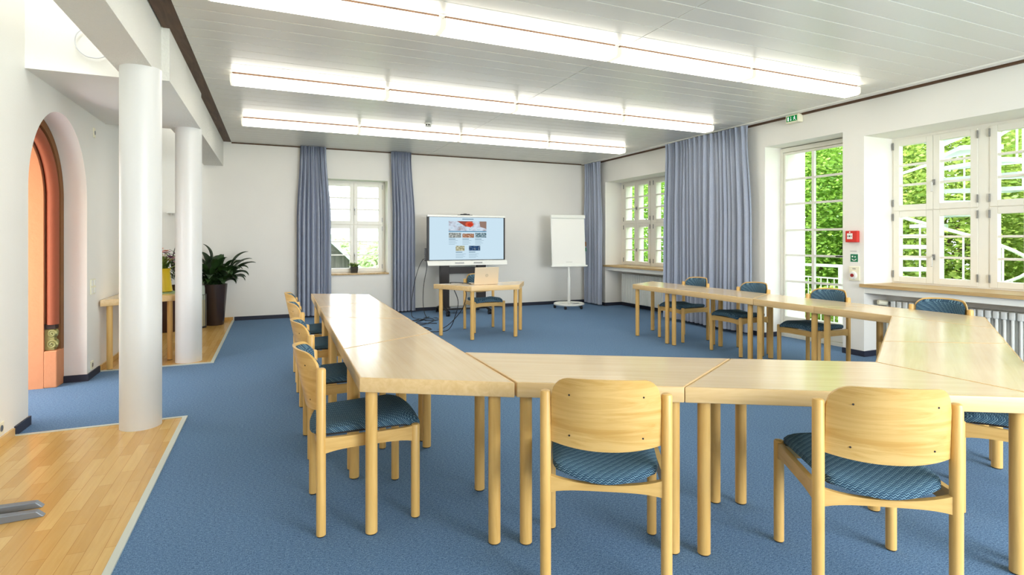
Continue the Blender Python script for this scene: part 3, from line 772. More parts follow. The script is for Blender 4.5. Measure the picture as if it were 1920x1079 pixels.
tag(MB().box(2.508, 2.548, 9.695, 9.74, .985, 1.215, M['black']).build('connection_box', bevel=.004), 'slim black connection box at the left edge of the big screen', 'box')
for k in range(6): MB().box(2.504, 2.509, 9.70, 9.715, 1.01 + k * .034, 1.022 + k * .034, M['steel']).build('socket_port', COL.objects.get('connection_box')).location = (0, 0, 0)

# cables: two hang from the box to a loose tangle on the carpet, two run from the single table
def smooth_path(pts, n=10):
    P = [Vector(p) for p in pts]; out = []
    for i in range(len(P) - 1):
        p0, p1, p2, p3 = P[max(i - 1, 0)], P[i], P[i + 1], P[min(i + 2, len(P) - 1)]
        for k in range(n):
            t = k / n
            out.append(.5 * ((2 * p1) + (p2 - p0) * t + (2 * p0 - 5 * p1 + 4 * p2 - p3) * t * t + (3 * p1 - p0 - 3 * p2 + p3) * t ** 3))
    return out + [P[-1]]
def cable(pts, label, r=.006):
    return tag(MB().tube(smooth_path(pts), r, M['black'], 8).build('cable', smooth=SM), label, 'cable', 'black cables round the big screen')
cable([(2.52, 9.71, 1.02), (2.46, 9.70, 1.0), (2.36, 9.66, .80), (2.27, 9.62, .45), (2.24, 9.6, .12), (2.25, 9.5, .008), (2.35, 9.2, .007), (2.15, 8.9, .007), (2.45, 8.7, .007)], 'black cable curving down left of the big screen in the wider bow')
cable([(2.53, 9.69, 1.0), (2.53, 9.66, .86), (2.46, 9.6, .55), (2.44, 9.55, .2), (2.48, 9.45, .007), (2.62, 9.3, .007), (2.55, 9.05, .007), (2.36, 9.1, .007), (2.42, 9.35, .02), (2.52, 9.1, .007), (2.3, 8.75, .007), (2.1, 8.6, .007)], 'black cable hanging straighter below the connection box into a floor loop')
cable([(2.58, 7.40, .742), (2.46, 7.50, .752), (2.35, 7.64, .748), (2.40, 7.72, .70), (2.52, 7.8, .45), (2.48, 7.85, .2), (2.42, 7.95, .02), (2.25, 7.9, .007), (2.0, 8.0, .007), (1.9, 8.2, .007), (2.15, 8.35, .007), (2.2, 8.15, .007), (1.95, 8.1, .007), (1.75, 8.4, .007), (2.0, 8.9, .007), (2.3, 9.3, .007)], 'black cable running from the laptop over the table edge to floor coils')
cable([(2.56, 7.36, .742), (2.5, 7.5, .745), (2.55, 7.68, .70), (2.62, 7.72, .55), (2.55, 7.78, .3), (2.35, 8.1, .012), (2.05, 8.45, .018), (1.8, 8.7, .007), (1.95, 9.0, .02), (2.3, 9.1, .02), (2.5, 9.4, .02)], 'black cable dropping steeply behind the single table leg')

# laptop seen from behind
t = thing('laptop', 'open pale gold laptop seen from behind on the single table', 'laptop', (2.765, 7.27, TZ))
gold = plain('pale_gold_aluminium', lin(226, 206, 176), .35, .3)
MB().box(-.18, .18, .0, .24, .002, .016, gold).build('base', t, bevel=.004)
R_ = math.radians(-14)
ld = MB().box(-.18, .18, -.008, 0, 0, .235, gold).build('lid', t, bevel=.003); ld.location = (0, .004, .014); ld.rotation_euler = (math.radians(9), 0, 0)
MB().cyl((0, -.0095, .118), (0, -.0075, .118), .022, plain('grey_emblem', lin(196, 180, 154), .4, .3), n=24).build('round_emblem', ld)
em2 = MB().box(-.009, -.005, -.0105, -.009, .106, .132, gold).box(-.001, .003, -.0105, -.009, .104, .122, gold).box(.004, .008, -.0105, -.009, .108, .122, gold); em2.build('round_emblem', ld)
MB().box(-.165, .165, .03, .15, .016, .018, M['black']).build('keyboard', t)

# flip chart
t = thing('flip_chart', 'white flip chart board on a round wheeled base in the far right corner', 'flip chart', (5.45, 9.66, 0), -.12)
m = MB(); ring = [(.285 * math.cos(2 * PI * k / 40), .285 * math.sin(2 * PI * k / 40), .085) for k in range(40)]
m.tube(ring, .024, M['whitem'], 10, True)
for a in (0.4, 2.5, 4.6): m.box(-.0, 0, 0, 0, 0, 0, M['whitem']) if False else m.tube([(0, 0, .088), (.28 * math.cos(a), .28 * math.sin(a), .085)], .022, M['whitem'], 8)
m.build('base_ring', t, smooth=SM)
for a in [2 * PI * k / 5 + .3 for k in range(5)]:
    x, y = .285 * math.cos(a), .285 * math.sin(a)
    MB().cyl((x - .018, y, .03), (x + .018, y, .03), .030, M['black'], n=16).cyl((x, y, .03), (x, y, .075), .01, M['black'], n=10).build('castor', t, smooth=SM)
MB().cyl((0, 0, .07), (0, 0, .62), .030, M['whitem'], n=20).cyl((0, 0, .6), (0, .03, 1.0), .022, M['whitem'], n=20).build('column', t, smooth=SM)
bd = MB().box(-.365, .365, -.012, .012, 0, 1.0, M['whitem']).build('board', t, bevel=.006); bd.location = (0, .0, .84); bd.rotation_euler = (math.radians(-5), 0, 0)
MB().box(-.372, .372, -.045, .02, .965, 1.035, M['whitem']).build('paper_clamp', bd, bevel=.012)
MB().box(-.385, .385, -.05, .01, -.012, .02, M['whitem']).build('pen_tray', bd, bevel=.004)
MB().box(-.345, .345, -.018, -.012, .06, .95, plain('flip_chart_paper', lin(242, 240, 234), .6)).build('paper_pad', bd)
MB().box(-.07, .07, -.0195, -.018, .078, .086, plain('faint_grey_print', lin(198, 196, 190), .6)).build('printed_line', bd)
MB().box(.366, .385, -.02, .012, .40, .49, M['stonebr']).box(.366, .383, -.02, .012, .30, .37, M['green']).build('side_magnet', bd)

# ------------------------------------------------------------------ radiators
def radiator(name, y0, y1, x0, x1, z0, z1, n, label, columns=True):
    t = thing(name, label, 'radiator', (0, 0, 0)); m = MB(); wt = M['whitem']; st = (y1 - y0) / n
    for i in range(n):
        yc = y0 + (i + .5) * st
        if columns:
            for xx in (x0 + .022, (x0 + x1) / 2, x1 - .022): m.cyl((xx, yc, z0 + .03), (xx, yc, z1 - .03), .0135, wt, n=10)
            m.box(x0, x1, yc - st * .36, yc + st * .36, z1 - .075, z1, wt).box(x0, x1, yc - st * .36, yc + st * .36, z0, z0 + .07, wt)
        else:
            m.box(x0, x1 - .02, yc - st * .36, yc + st * .36, z0, z1, wt)
    if not columns: m.box(x0 + .02, x1, y0, y1, z0 + .02, z1 - .02, wt)
    m.build('body', t, bevel=.008 if columns else .006, seg=2, smooth=SM)
    return t
t = radiator('column_radiator', 1.85, 4.06, 6.50, 6.66, .13, .665, 34, 'white column radiator under the front right window')
v_ = MB().cyl((6.55, 4.09, .63), (6.55, 4.15, .63), .018, M['steel'], n=14).build('valve', t, smooth=SM)
MB().cyl((6.55, 4.12, .63), (6.46, 4.17, .64), .030, M['lampend'], n=18, dome=.01).build('valve_knob', v_, smooth=SM)
for xx in (6.52,): MB().cyl((6.56, 4.12, 0.0), (6.56, 4.12, .63), .010, M['whitem'], n=10).build('pipe', t, smooth=SM)
radiator('ribbed_radiator', 7.35, 9.45, 6.56, 6.66, .10, .68, 46, 'white ribbed flat radiator under the far right window', False)

# ------------------------------------------------------------------ safety devices on the right wall
t = thing('fire_call_point', 'red fire alarm call point on the wall right of the terrace door', 'alarm', (XR, 4.367, 1.405))
MB().box(-.05, 0, -.072, .072, -.068, .068, M['red']).build('housing', t, bevel=.006)
pl = MB().box(-.053, -.05, -.018, .048, -.030, .038, M['whitem']).build('press_plate', t)
k_ = MB().cyl((-.056, .015, .004), (-.052, .015, .004), .009, M['black'], n=16)
for sg in (-1, 1): k_.add([(-.0545, .015 + sg * .014, .004), (-.0545, .015 + sg * .026, .012), (-.0545, .015 + sg * .026, -.004), (-.053, .015 + sg * .014, .004), (-.053, .015 + sg * .026, .012), (-.053, .015 + sg * .026, -.004)], [(0, 1, 2), (3, 5, 4), (0, 3, 4, 1), (1, 4, 5, 2), (2, 5, 3, 0)], M['black'])
k_.build('press_symbol', pl)
MB().cyl((-.054, .015, .052), (-.05, .015, .052), .007, M['whitem'], n=12).build('status_lamp', t)
t = thing('assembly_sign', 'small green and white assembly point sticker below the red alarm', 'sign', (XR, 4.36, 1.15))
MB().box(-.003, 0, -.055, .055, -.055, .055, M['whitem']).build('backing', t)
MB().box(-.005, -.003, -.045, .045, -.045, .045, M['green']).build('green_field', t)
sg_ = MB().cyl((-.0065, .02, .018), (-.005, .02, .018), .010, M['whitem'], n=14).cyl((-.0065, -.012, .014), (-.005, -.012, .014), .008, M['whitem'], n=14)
sg_.tube([(-.006, .026 - .052 * k / 10, -.012 - .016 * math.sin(PI * k / 10)) for k in range(11)], .0045, M['whitem'], 6); sg_.build('white_symbol', t)
MB().box(-.003, 0, -.03, .05, .075, .085, plain('pale_grey_print', lin(186, 186, 182), .6)).build('text_strip', t)
t = thing('key_switch', 'cream wall plate with round red emergency button beside the window', 'switch', (XR, 4.355, .965))
MB().box(-.012, 0, -.065, .065, -.085, .085, M['lampend']).build('plate', t, bevel=.004)
kb = MB().cyl((-.012, .01, -.02), (-.032, .01, -.02), .048, M['whitem'], r2=.042, n=28).build('bezel_ring', t, smooth=SM)
MB().cyl((-.032, .01, -.02), (-.040, .01, -.02), .020, plain('dark_red_button', lin(150, 24, 26), .4), n=20).build('button', kb, smooth=SM)
MB().box(-.0135, -.012, -.02, .02, .050, .066, plain('grey_print', lin(190, 184, 172), .6)).build('printed_mark', t)
t = thing('exit_sign', 'green emergency exit sign box high above the terrace door', 'sign', (6.235, 5.14, 2.945))
t.scale = (.82, .82, .82)
MB().box(.0, .11, -.115, .115, -.05, .075, M['lampend']).build('housing', t, bevel=.004)
fc = MB().box(-.004, 0, -.095, .095, -.028, .058, emis('lit_green_sign', lin(16, 130, 60), SCR)).build('sign_face', t)
wt = emis('lit_white_symbol', (1, 1, 1, 1), SCR); q = MB()
q.box(-.006, -.004, .052, .076, -.018, .045, wt)
q.box(-.006, -.004, .012, .018, -.002, .046, wt).add([(-.006, .030, .0), (-.006, 0, .0), (-.006, .015, -.02), (-.004, .030, .0), (-.004, 0, .0), (-.004, .015, -.02)], [(0, 1, 2), (3, 5, 4), (0, 3, 4, 1), (1, 4, 5, 2), (2, 5, 3, 0)], wt)
q.cyl((-.006, -.052, .042), (-.004, -.052, .042), .008, wt, n=12)
for a, b_ in (((-.052, .034), (-.050, .008)), ((-.050, .028), (-.032, .018)), ((-.052, .028), (-.070, .020)), ((-.050, .008), (-.034, -.010)), ((-.050, .008), (-.066, -.004)), ((-.066, -.004), (-.078, -.016))):
    q.tube([(-.005, a[0], a[1]), (-.005, b_[0], b_[1])], .0042, wt, 6)
q.build('running_figure_symbol', fc)
t = thing('smoke_detector', 'small round smoke detector on the ceiling above the screen', 'detector', (2.02, 7.62, ZC))
MB().lathe([(.052, 0), (.052, -.012), (.046, -.016)], (0, 0, 0), M['white']).build('mount', t, smooth=SM)
MB().lathe([(.036, -.016), (.036, -.036)], (0, 0, 0), M['black']).build('sensor_chamber', t)
m = MB().lathe([(.044, -.036), (.046, -.040), (.030, -.052), (.0, -.054)], (0, 0, 0), M['white'])
for k in range(6): m.box(.036 * math.cos(k * PI / 3) - .004, .036 * math.cos(k * PI / 3) + .004, .036 * math.sin(k * PI / 3) - .004, .036 * math.sin(k * PI / 3) + .004, -.038, -.014, M['white'])
m.build('cover', t, smooth=SM)

# switches and sockets on the left wall
def plate(name, y, z, w_, h_, label, cat, kind):
    t = thing(name, label, cat, (XL, y, z)); MB().box(0, .010, -w_ / 2, w_ / 2, -h_ / 2, h_ / 2, M['lampend']).build('plate', t, bevel=.003)
    if kind == 'switch':
        for zz in (-h_ / 4, h_ / 4):
            for yy in ((-w_ / 4, w_ / 4) if w_ > .1 else (0,)):
                MB().add([(.010, yy - .022, zz - .028), (.010, yy + .022, zz - .028), (.010, yy + .022, zz + .028), (.010, yy - .022, zz + .028), (.016, yy - .022, zz - .028), (.016, yy + .022, zz - .028), (.012, yy + .022, zz + .028), (.012, yy - .022, zz + .028)],
                         [(0, 3, 2, 1), (4, 5, 6, 7), (0, 1, 5, 4), (1, 2, 6, 5), (2, 3, 7, 6), (3, 0, 4, 7)], M['whitem']).build('rocker', t)
    else:
        MB().cyl((.010, 0, 0), (.0125, 0, 0), .021, M['steel'], n=20).build('outlet', t)
    return t
plate('light_switch', 6.68, .90, .16, .15, 'double cream light switch on the left wall beyond the arch', 'switch', 'switch')
plate('wall_socket', 6.65, .125, .08, .08, 'low cream wall socket beyond the arched doorway', 'socket', 'outlet')
plate('wall_socket', 4.66, .12, .08, .08, 'low cream wall socket at the left frame edge above parquet', 'socket', 'outlet')
plate('alarm_contact', 6.73, 2.44, .05, .10, 'small cream wall fitting high beside the arch', 'fitting', 'outlet')
# looped cable on the bright bulkhead
tag(MB().tube([(-1.235 + .115 * math.cos(2 * PI * k / 40), 5.035 + .004 * math.sin(k), 2.845 + .115 * math.sin(2 * PI * k / 40)) for k in range(40)], .0042, plain('grey_white_cable', lin(206, 206, 208), .5), 8, True)
    .box(-1.14, -1.06, 5.03, 5.06, 2.92, 2.95, M['white']).build('cable_loop', smooth=SM), 'loop of white cable hanging high on the bright alcove wall', 'cable')
# wall shelf behind the far column
t = thing('wall_shelf', 'small pale shelf on the back wall half hidden by the far column', 'shelf', (-1.375, YB, 1.80))
MB().box(-.18, .18, -.20, 0, -.008, .014, M['whitem']).build('board', t, bevel=.003)
for xx in (-.12, .12): MB().box(xx - .008, xx + .008, -.16, 0, -.04, -.008, M['whitem']).build('bracket', t)

# ------------------------------------------------------------------ plants
def blade(m, base, az, length, width, lean, droop, mat, stem=0.0, rise=.6):
    """one leaf: optional stalk then a folded pointed blade, bending over"""
    d = Vector((math.cos(az), math.sin(az), 0)); sd = Vector((-d.y, d.x, 0)); p = Vector(base)
    if stem:
        q = p + d * stem * math.sin(lean) + Vector((0, 0, stem * math.cos(lean)))
        m.tube([p, (p + q) / 2 + Vector((0, 0, .02)), q], .004, mat, 5); p = q
    n = 9; vs = []; ang = PI / 2 - lean
    for k in range(n + 1):
        t = k / n; wd = width * math.sin(PI * min(1, (t * .93 + .05)) ** .8) * (1 - .1 * t)
        if k == n: wd = .001
        a = ang - droop * t * t
        up = Vector((0, 0, 1)) * math.cos(a) - d * math.sin(a)
        vs += [p - sd * wd / 2 + up * wd * .18, p - up * .0015, p + sd * wd / 2 + up * wd * .18]
        p = p + (d * math.cos(a) + Vector((0, 0, 1)) * math.sin(a)) * (length / n)
    off = len(vs); vs += [v + Vector((0, 0, -.0022)) for v in vs]; fs = []
    for k in range(n):
        for j in range(2):
            a = 3 * k + j; fs += [(a, a + 1, a + 4, a + 3), (off + a + 3, off + a + 4, off + a + 1, off + a)]
        fs += [(3 * k, 3 * k + 3, off + 3 * k + 3, off + 3 * k), (3 * k + 2, off + 3 * k + 2, off + 3 * k + 5, 3 * k + 5)]
    m.add(vs, fs, mat)
def planter(t, r0, r1, h, mat, name='pot', sides=40, zb=.006):
    m = MB().lathe([(r0 * .97, zb), (r0, zb + .01), (r1, h), (r1 - .015, h), (r1 - .02, h - .05), (0.01, h - .05)], (0, 0, 0), mat, n=sides)
    o = m.build(name, t, smooth=SM)
    MB().lathe([(r1 - .022, h - .06), (r1 - .022, h - .042), (.01, h - .038)], (0, 0, 0), M['slate'], n=24).build('soil', o); return o
t = thing('potted_plant', 'big dark leafy plant in tall brown tapered pot by the left back wall', 'plant', (-.86, 9.99, 0))
planter(t, .135, .185, .66, M['orange'])
rr = random.Random(4)
fo = MB()
for k in range(46):
    az = rr.uniform(0, 2 * PI); q = (k / 46); lean = .15 + .95 * rr.random() ** .8
    if math.sin(az) > .35: lean = min(lean, .45)
    blade(fo, (rr.uniform(-.08, .08), rr.uniform(-.08, .08), .62), az, rr.uniform(.22, .34), rr.uniform(.11, .17), lean, rr.uniform(1.1, 2.1), M['leafd'], rr.uniform(.10, .34))
for az, ln, st, lean in ((PI * .98, .30, .42, .12), (.15, .34, .42, .6), (PI, .30, .30, .95), (-.3, .36, .40, .9), (-.6, .3, .3, 1.0), (.0, .36, .36, .75)): blade(fo, (0, 0, .62), az, ln, .17, lean, 1.0, M['leafd'], st)
for k in range(30):
    az = rr.uniform(-PI * 1.05, .25); blade(fo, (rr.uniform(-.06, .06), rr.uniform(-.06, .06), .62), az, rr.uniform(.22, .30), rr.uniform(.12, .16), rr.uniform(.7, 1.15), rr.uniform(1.6, 2.4), M['leafd'], rr.uniform(.12, .26))
fo.build('foliage', t, smooth=math.radians(60))
# slim bin with pale contents by the pot
t = thing('umbrella_stand', 'slim wire basket with pale contents standing left of the tall plant pot', 'basket', (-1.06, 9.75, 0))
m = MB().lathe([(.11, .006), (.11, .03)], (0, 0, 0), M['black'])
for k in range(16): a = 2 * PI * k / 16; m.cyl((.105 * math.cos(a), .105 * math.sin(a), .02), (.105 * math.cos(a), .105 * math.sin(a), .52), .004, M['steel'], n=6)
m.tube([(.105 * math.cos(2 * PI * k / 24), .105 * math.sin(2 * PI * k / 24), .52) for k in range(24)], .006, M['steel'], 6, True).build('wire_body', t, smooth=SM)
MB().lathe([(.085, .03), (.088, .44), (.06, .46)], (0, 0, 0), plain('cream_bag', lin(206, 196, 160), .7)).build('liner', t, smooth=SM)
MB().lathe([(.092, .44), (.088, .62), (.080, .66)], (0, 0, 0), plain('pale_green_bag', lin(196, 206, 190), .6)).build('rolled_contents', t, smooth=SM)
# small dark pot on the floor under the side table
for (x, y, r0, r1, h, mat, lab) in ((-1.44, 9.50, .11, .15, .55, plain('dark_brown_pot', lin(58, 34, 28), .3), 'tall dark brown floor pot seen under the side table'), (-1.25, 9.75, .075, .09, .52, M['greysteel'], 'slim grey floor vase beside the brown pot under the side table')):
    t = thing('floor_vase', lab, 'vase', (x, y, 0), group='floor vases'); planter(t, r0, r1, h, mat)
# side table: yellow pot with bouquet, green mat, thin leaved plant
tz = TZ + .010
t = thing('flower_bouquet', 'bouquet of pink and orange flowers in a bright yellow vase', 'flowers', (-1.26, 7.72, tz))
MB().lathe([(.085, .0), (.10, .01), (.088, .12), (.075, .24), (.085, .28), (.07, .28), (.07, .2), (.01, .2)], (0, 0, 0), M['yellow']).build('vase', t, smooth=SM)
fo = MB(); rr = random.Random(11)
for k in range(26): blade(fo, (rr.uniform(-.03, .03), rr.uniform(-.03, .03), .24), rr.uniform(0, 2 * PI), rr.uniform(.08, .14), .04, rr.uniform(.2, 1.2), .9, M['leafy'] if k % 4 else M['leafd'], rr.uniform(.02, .12))
fo.build('foliage', t, smooth=math.radians(60))
fcol = [plain('peach_petal', lin(236, 158, 120), .6), plain('pink_petal', lin(222, 160, 176), .6), plain('purple_petal', lin(130, 76, 110), .6), plain('white_petal', lin(236, 226, 216), .6)]
for k in range(34):
    a, r = rr.uniform(0, 2 * PI), rr.uniform(.02, .15); z = .46 + rr.uniform(-.07, .08) - r * .4
    f_ = MB(); mt = fcol[k % 4]
    for q in range(7):
        b_ = 2 * PI * q / 7; p = Vector((r * math.cos(a), r * math.sin(a), z)); u = Vector((math.cos(b_), math.sin(b_), .45)); s_v = Vector((-math.sin(b_), math.cos(b_), 0))
        f_.add([p, p + u * .020 + s_v * .014, p + u * .036, p + u * .020 - s_v * .014, p + Vector((0, 0, .006)), p + u * .020 + s_v * .014 + Vector((0, 0, .004)), p + u * .036 + Vector((0, 0, .003)), p + u * .020 - s_v * .014 + Vector((0, 0, .004))],
               [(3, 2, 1, 0), (4, 5, 6, 7), (0, 1, 5, 4), (1, 2, 6, 5), (2, 3, 7, 6), (3, 0, 4, 7)], mt)
    f_.tube([(0, 0, .24), p * .6 + Vector((0, 0, .12)), tuple(p)], .002, M['leafy'], 5)
    f_.build('flower', t)
t = thing('spiky_plant', 'thin leaved green plant in small brown pot beside the yellow vase', 'plant', (-1.12, 7.92 - .25, tz))
t.location = (-1.13, 7.70, tz)
m = MB().lathe([(.035, 0), (.05, .07), (.042, .07), (.04, .05), (.01, .05)], (0, 0, 0), M['orange']); m.build('pot', t, smooth=SM)
st = MB(); rr = random.Random(21)
for k in range(5): st.tube([(rr.uniform(-.015, .015), rr.uniform(-.015, .015), .05), (rr.uniform(-.03, .03), rr.uniform(-.03, .03), .2), (rr.uniform(-.06, .06), rr.uniform(-.06, .06), .36)], .004, M['bark'], 6)
st.build('stem', t, smooth=SM)
fo = MB()
for k in range(44): blade(fo, (rr.uniform(-.05, .05), rr.uniform(-.05, .05), rr.uniform(.12, .40)), rr.uniform(0, 2 * PI), rr.uniform(.14, .26), .012, rr.uniform(.3, 1.2), .7, M['leafd'])
fo.build('foliage', t, smooth=math.radians(60))
t.location = (-1.09, 7.82, tz)
COL.objects['flower_bouquet'].location = (-1.205, 7.66, tz)
ym = MB(); ym.box(-1.40, -1.05, 7.40, 7.76, tz - .002, tz + .001, M['mat']); 
tag(ym.build('place_mat'), 'pale green paper mat on the side table under the vase', 'mat')
for o in ('flower_bouquet', 'spiky_plant'): COL.objects[o].location.z = tz + .001
# small succulent on the back window sill
t = thing('sill_plant', 'small green plant in square slate pot on the back window sill', 'plant', (1.385, 10.555, BWZ[0]))
MB().add([(-.055, -.055, 0), (.055, -.055, 0), (.055, .055, 0), (-.055, .055, 0), (-.068, -.068, .115), (.068, -.068, .115), (.068, .068, .115), (-.068, .068, .115)], [(0, 3, 2, 1), (4, 5, 6, 7), (0, 1, 5, 4), (1, 2, 6, 5), (2, 3, 7, 6), (3, 0, 4, 7)], M['slate']).build('pot', t, bevel=.004)
fo = MB(); rr = random.Random(31)
for k in range(60): blade(fo, (rr.uniform(-.05, .05), rr.uniform(-.05, .05), .11), rr.uniform(0, 2 * PI), rr.uniform(.06, .11), .022, rr.uniform(.2, 1.1), 1.0, M['leafy'] if k % 3 else M['leafd'])
fo.build('foliage', t, smooth=math.radians(60))

# two grey flat steel feet at the left frame edge: folded tables parked on the parquet
proto = thing('folded_table', 'nearer of two grey flat steel table feet at the left frame edge', 'table', (-1.03, 3.40, .006), .06, 'parked folding tables')
m = MB().add([(-.62, -.03, 0), (0, -.018, 0), (0, .018, 0), (-.62, .03, 0), (-.62, -.03, .05), (-.03, -.018, .030), (-.03, .018, .030), (-.62, .03, .05)], [(0, 3, 2, 1), (4, 5, 6, 7), (0, 1, 5, 4), (1, 2, 6, 5), (2, 3, 7, 6), (3, 0, 4, 7)], M['greysteel']); m.build('foot_bar', proto, bevel=.003)
MB().box(-.50, -.44, -.03, .03, .04, .70, M['greysteel']).build('post', proto, bevel=.004)
dup(proto, (-1.07, 3.52, .006), .06, 'farther of two grey flat steel table feet at the left frame edge', 'parked folding tables')

# ------------------------------------------------------------------ outside: balcony, spiral stair, trees, barn
gr = MB().box(-60, 90, -60, 90, -3.2, -3.0, plaster('lawn_green', lin(112, 140, 72), .5, 4)); 
struct(gr, 'ground')
struct(MB().box(XO, 8.35, 3.9, 12, -.22, -.05, plain('pale_concrete', lin(206, 204, 198), .8)), 'balcony_slab')
t = thing('balcony_railing', 'white metal balcony railing outside the terrace door', 'railing', (8.2, 0, 0))
MB().box(-.025, .025, 5.84, 9.5, .93, .975, M['whitem']).build('handrail', t, bevel=.006)
MB().box(-.012, .012, 5.84, 9.5, .745, .765, M['whitem']).box(-.012, .012, 5.84, 9.5, .03, .055, M['whitem']).build('rail', t)
for yy in (5.87, 6.9, 8.1, 9.4): MB().box(-.025, .025, yy - .025, yy + .025, -.05, .93, M['whitem']).build('post', t)
bs = MB(); yy = 5.98
while yy < 9.4: bs.cyl((0, yy, .05), (0, yy, .75), .008, M['whitem'], n=6); yy += .115
bs.build('balusters', t)
# white side reveal of the building beyond the door, seen at its left
struct(MB().box(XO, 7.25, 5.75, 7.0, -.05, 3.4, M['wall']), 'trim_9')
PX, PY = 8.75, 4.78
t = thing('spiral_staircase', 'white metal spiral staircase with open treads outside the front window', 'staircase', (PX, PY, -3.0))
MB().cyl((0, 0, 0), (0, 0, 7.2), .06, M['whitem'], n=20).build('pole', t, smooth=SM)
stg = plain('pale_galvanised_tread', lin(214, 220, 224), .5, .1)
for k in range(-20, 15):
    z = 1.29 + .16 * k + 3.0; a = math.radians(90 - 26.7 * k)
    if z < .3: continue
    c1, c2 = a - math.radians(15), a + math.radians(15); pts = []
    for ang, r in ((c1, .06), (c1, .95), (a, .98), (c2, .95), (c2, .06)): pts.append((r * math.cos(ang), r * math.sin(ang)))
    MB().prism(pts, z - .055, z, stg).build('tread', t)
hr = [((.97) * math.cos(math.radians(90 - 26.7 * k)), .97 * math.sin(math.radians(90 - 26.7 * k)), 1.29 + .16 * k + 3.0 + .95) for k in [q / 3 for q in range(-54, 42)]]
MB().tube(hr, .022, M['whitem'], 8).build('handrail', t, smooth=SM)
for k in range(-17, 14):
    a = math.radians(90 - 26.7 * k); z = 1.29 + .16 * k + 3.0
    MB().cyl((.96 * math.cos(a), .96 * math.sin(a), z - .05), (.96 * math.cos(a), .96 * math.sin(a), z + .95), .011, M['whitem'], n=6).build('baluster', t)

def crown(center, rad, n, size, mat, seed, holes=.0):
    rg = np.random.default_rng(seed)
    d = rg.normal(size=(n, 3)); d /= np.linalg.norm(d, axis=1)[:, None]
    rads = rg.uniform(.45, 1.0, n) ** .6
    cl_ = rg.normal(size=(26, 3)); cl_ /= np.linalg.norm(cl_, axis=1)[:, None]
    near = (d @ cl_.T).max(axis=1); rads *= .72 + .34 * near
    p = d * rads[:, None] * np.array(rad) + np.array(center)
    u = rg.normal(size=(n, 3)); u /= np.linalg.norm(u, axis=1)[:, None]
    w_ = np.cross(u, rg.normal(size=(n, 3))); w_ /= np.linalg.norm(w_, axis=1)[:, None]
    u[:, 2] *= .5; s = size * rg.uniform(.6, 1.3, n)[:, None]
    a = p + u * s; b_ = p + w_ * s * .48; c_ = p - u * s; e = p - w_ * s * .48
    vs = np.stack([a, b_, c_, e], axis=1).reshape(-1, 3)
    me = bpy.data.meshes.new('crown'); me.vertices.add(4 * n); me.vertices.foreach_set('co', vs.ravel())
    me.loops.add(4 * n); me.loops.foreach_set('vertex_index', np.arange(4 * n)); me.polygons.add(n)
    me.polygons.foreach_set('loop_start', np.arange(0, 4 * n, 4)); me.polygons.foreach_set('loop_total', np.full(n, 4)); me.update(); me.validate()
    me.materials.append(mat)
    o = bpy.data.objects.new('crown', me); COL.objects.link(o); return o
def tree(name, label, x, y, z, rad, n, size, mat, seed, group):
    t = thing(name, label, 'tree', (x, y, -3.0), 0, group)
    o = crown((0, 0, z + 3.0), rad, n, size, mat, seed); o.parent = t
    rr = random.Random(seed); m = MB(); m.tube([(0, 0, 0), (.1, .05, (z + 3) * .5), (0, 0, z + 3.0 + rad[2] * .3)], [.2, .15, .08], M['bark'], 10)
    for k in range(5):
        a = rr.uniform(0, 2 * PI); zz = (z + 3) * rr.uniform(.55, .9)
        m.tube([(.03, .02, zz), (.5 * rad[0] * math.cos(a), .5 * rad[1] * math.sin(a), zz + .9), (.8 * rad[0] * math.cos(a), .8 * rad[1] * math.sin(a), zz + 1.4)], [.07, .05, .02], M['bark'], 7)
    m.build('trunk', t, smooth=SM); return t
gt = 'trees beyond the balcony'
tree('garden_tree', 'bright green tree filling the terrace door glass', 12.2, 10.0, 1.6, (1.7, 1.75, 3.0), 52000, .062, M['leaft'], 1, gt)
tree('garden_tree', 'yellow green tree seen through left panes of the front window', 12.0, 6.6, 1.6, (1.6, 1.45, 3.1), 46000, .06, M['leafy'], 2, gt)
tree('garden_tree', 'green tree seen through right panes of the front window', 11.8, 3.4, 1.0, (1.6, 1.5, 3.0), 46000, .062, M['leaft'], 3, gt)
tree('garden_tree', 'tall green tree seen through the far side window', 12.2, 14.6, 1.8, (1.8, 2.3, 3.0), 46000, .068, M['leaft'], 4, gt)
tree('garden_tree', 'tallest leafy tree behind the others beyond the balcony', 16.6, 12.6, 2.6, (2.4, 3.6, 4.2), 40000, .1, M['leaft'], 5, gt)
tree('garden_tree', 'pale tree behind the spiral staircase', 16.6, 4.6, 2.2, (2.4, 3.8, 4.0), 40000, .1, M['leafy'], 6, gt)
gs = 'shrubs below the balcony'
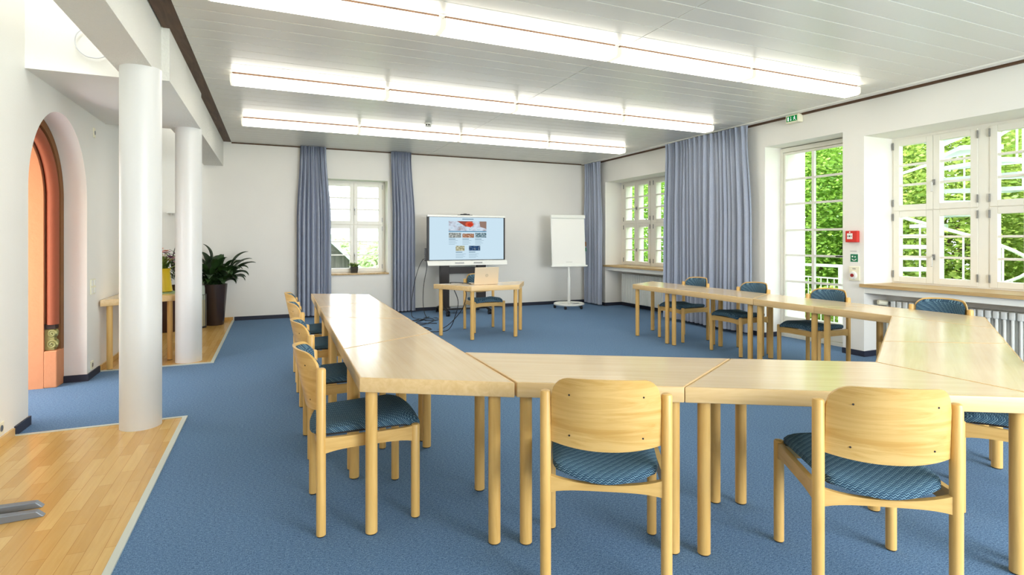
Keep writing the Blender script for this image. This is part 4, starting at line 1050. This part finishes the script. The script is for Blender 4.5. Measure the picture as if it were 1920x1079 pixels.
for i, (x, y, lab) in enumerate(((10.0, 9.5, 'low green shrub below the balcony seen through the terrace door'), (9.75, 7.0, 'low green shrub below the front window panes beside the staircase'))):
    t = thing('garden_shrub', lab, 'shrub', (x, y, -3.0), 0, gs); o = crown((0, 0, 2.2), (.75, 1.2, 1.25), 7000, .07, M['leafy'] if i else M['leaft'], 20 + i); o.parent = t
    MB().tube([(0, 0, 0), (0, 0, 1.6)], [.08, .04], M['bark'], 8).build('stem', t)
gb = 'pale trees beyond the back window'
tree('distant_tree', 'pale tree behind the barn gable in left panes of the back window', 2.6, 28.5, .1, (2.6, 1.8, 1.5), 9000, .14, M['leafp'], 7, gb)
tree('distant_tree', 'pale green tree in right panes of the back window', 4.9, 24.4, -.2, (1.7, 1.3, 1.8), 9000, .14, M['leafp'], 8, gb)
t = thing('barn', 'dark timber barn with gable roof below the back window', 'barn', (0, 20, -3.0))
dk = wood('weathered_dark_boards', lin(96, 92, 90), lin(66, 63, 62), (14, 1, 1), .8)
gx0, gx1, apx, apz = -2.6, 2.66, .03, 6.0
MB().add([(gx0, 0, 0), (gx1, 0, 0), (gx1, 0, 3.45), (apx, 0, apz), (gx0, 0, 3.45), (gx0, 5, 0), (gx1, 5, 0), (gx1, 5, 3.45), (apx, 5, apz), (gx0, 5, 3.45)],
         [(0, 1, 2, 3, 4), (9, 8, 7, 6, 5), (0, 5, 6, 1), (1, 6, 7, 2), (2, 7, 8, 3), (3, 8, 9, 4), (4, 9, 5, 0)], dk).build('gable_wall', t)
rf = MB()
for sx, gx in ((1, gx1), (-1, gx0)):
    a = Vector((apx, -.25, apz + .02)); b_ = Vector((gx + sx * .35, -.25, 3.45 - .33)); 
    rf.add([a, b_, b_ + Vector((0, 5.5, 0)), a + Vector((0, 5.5, 0)), a + Vector((0, 0, .14)), b_ + Vector((0, 0, .14)), b_ + Vector((0, 5.5, .14)), a + Vector((0, 5.5, .14))], [(0, 3, 2, 1), (4, 5, 6, 7), (0, 1, 5, 4), (1, 2, 6, 5), (2, 3, 7, 6), (3, 0, 4, 7)], plain('pale_roof_edge', lin(190, 196, 204), .6))
rf.build('roof', t)
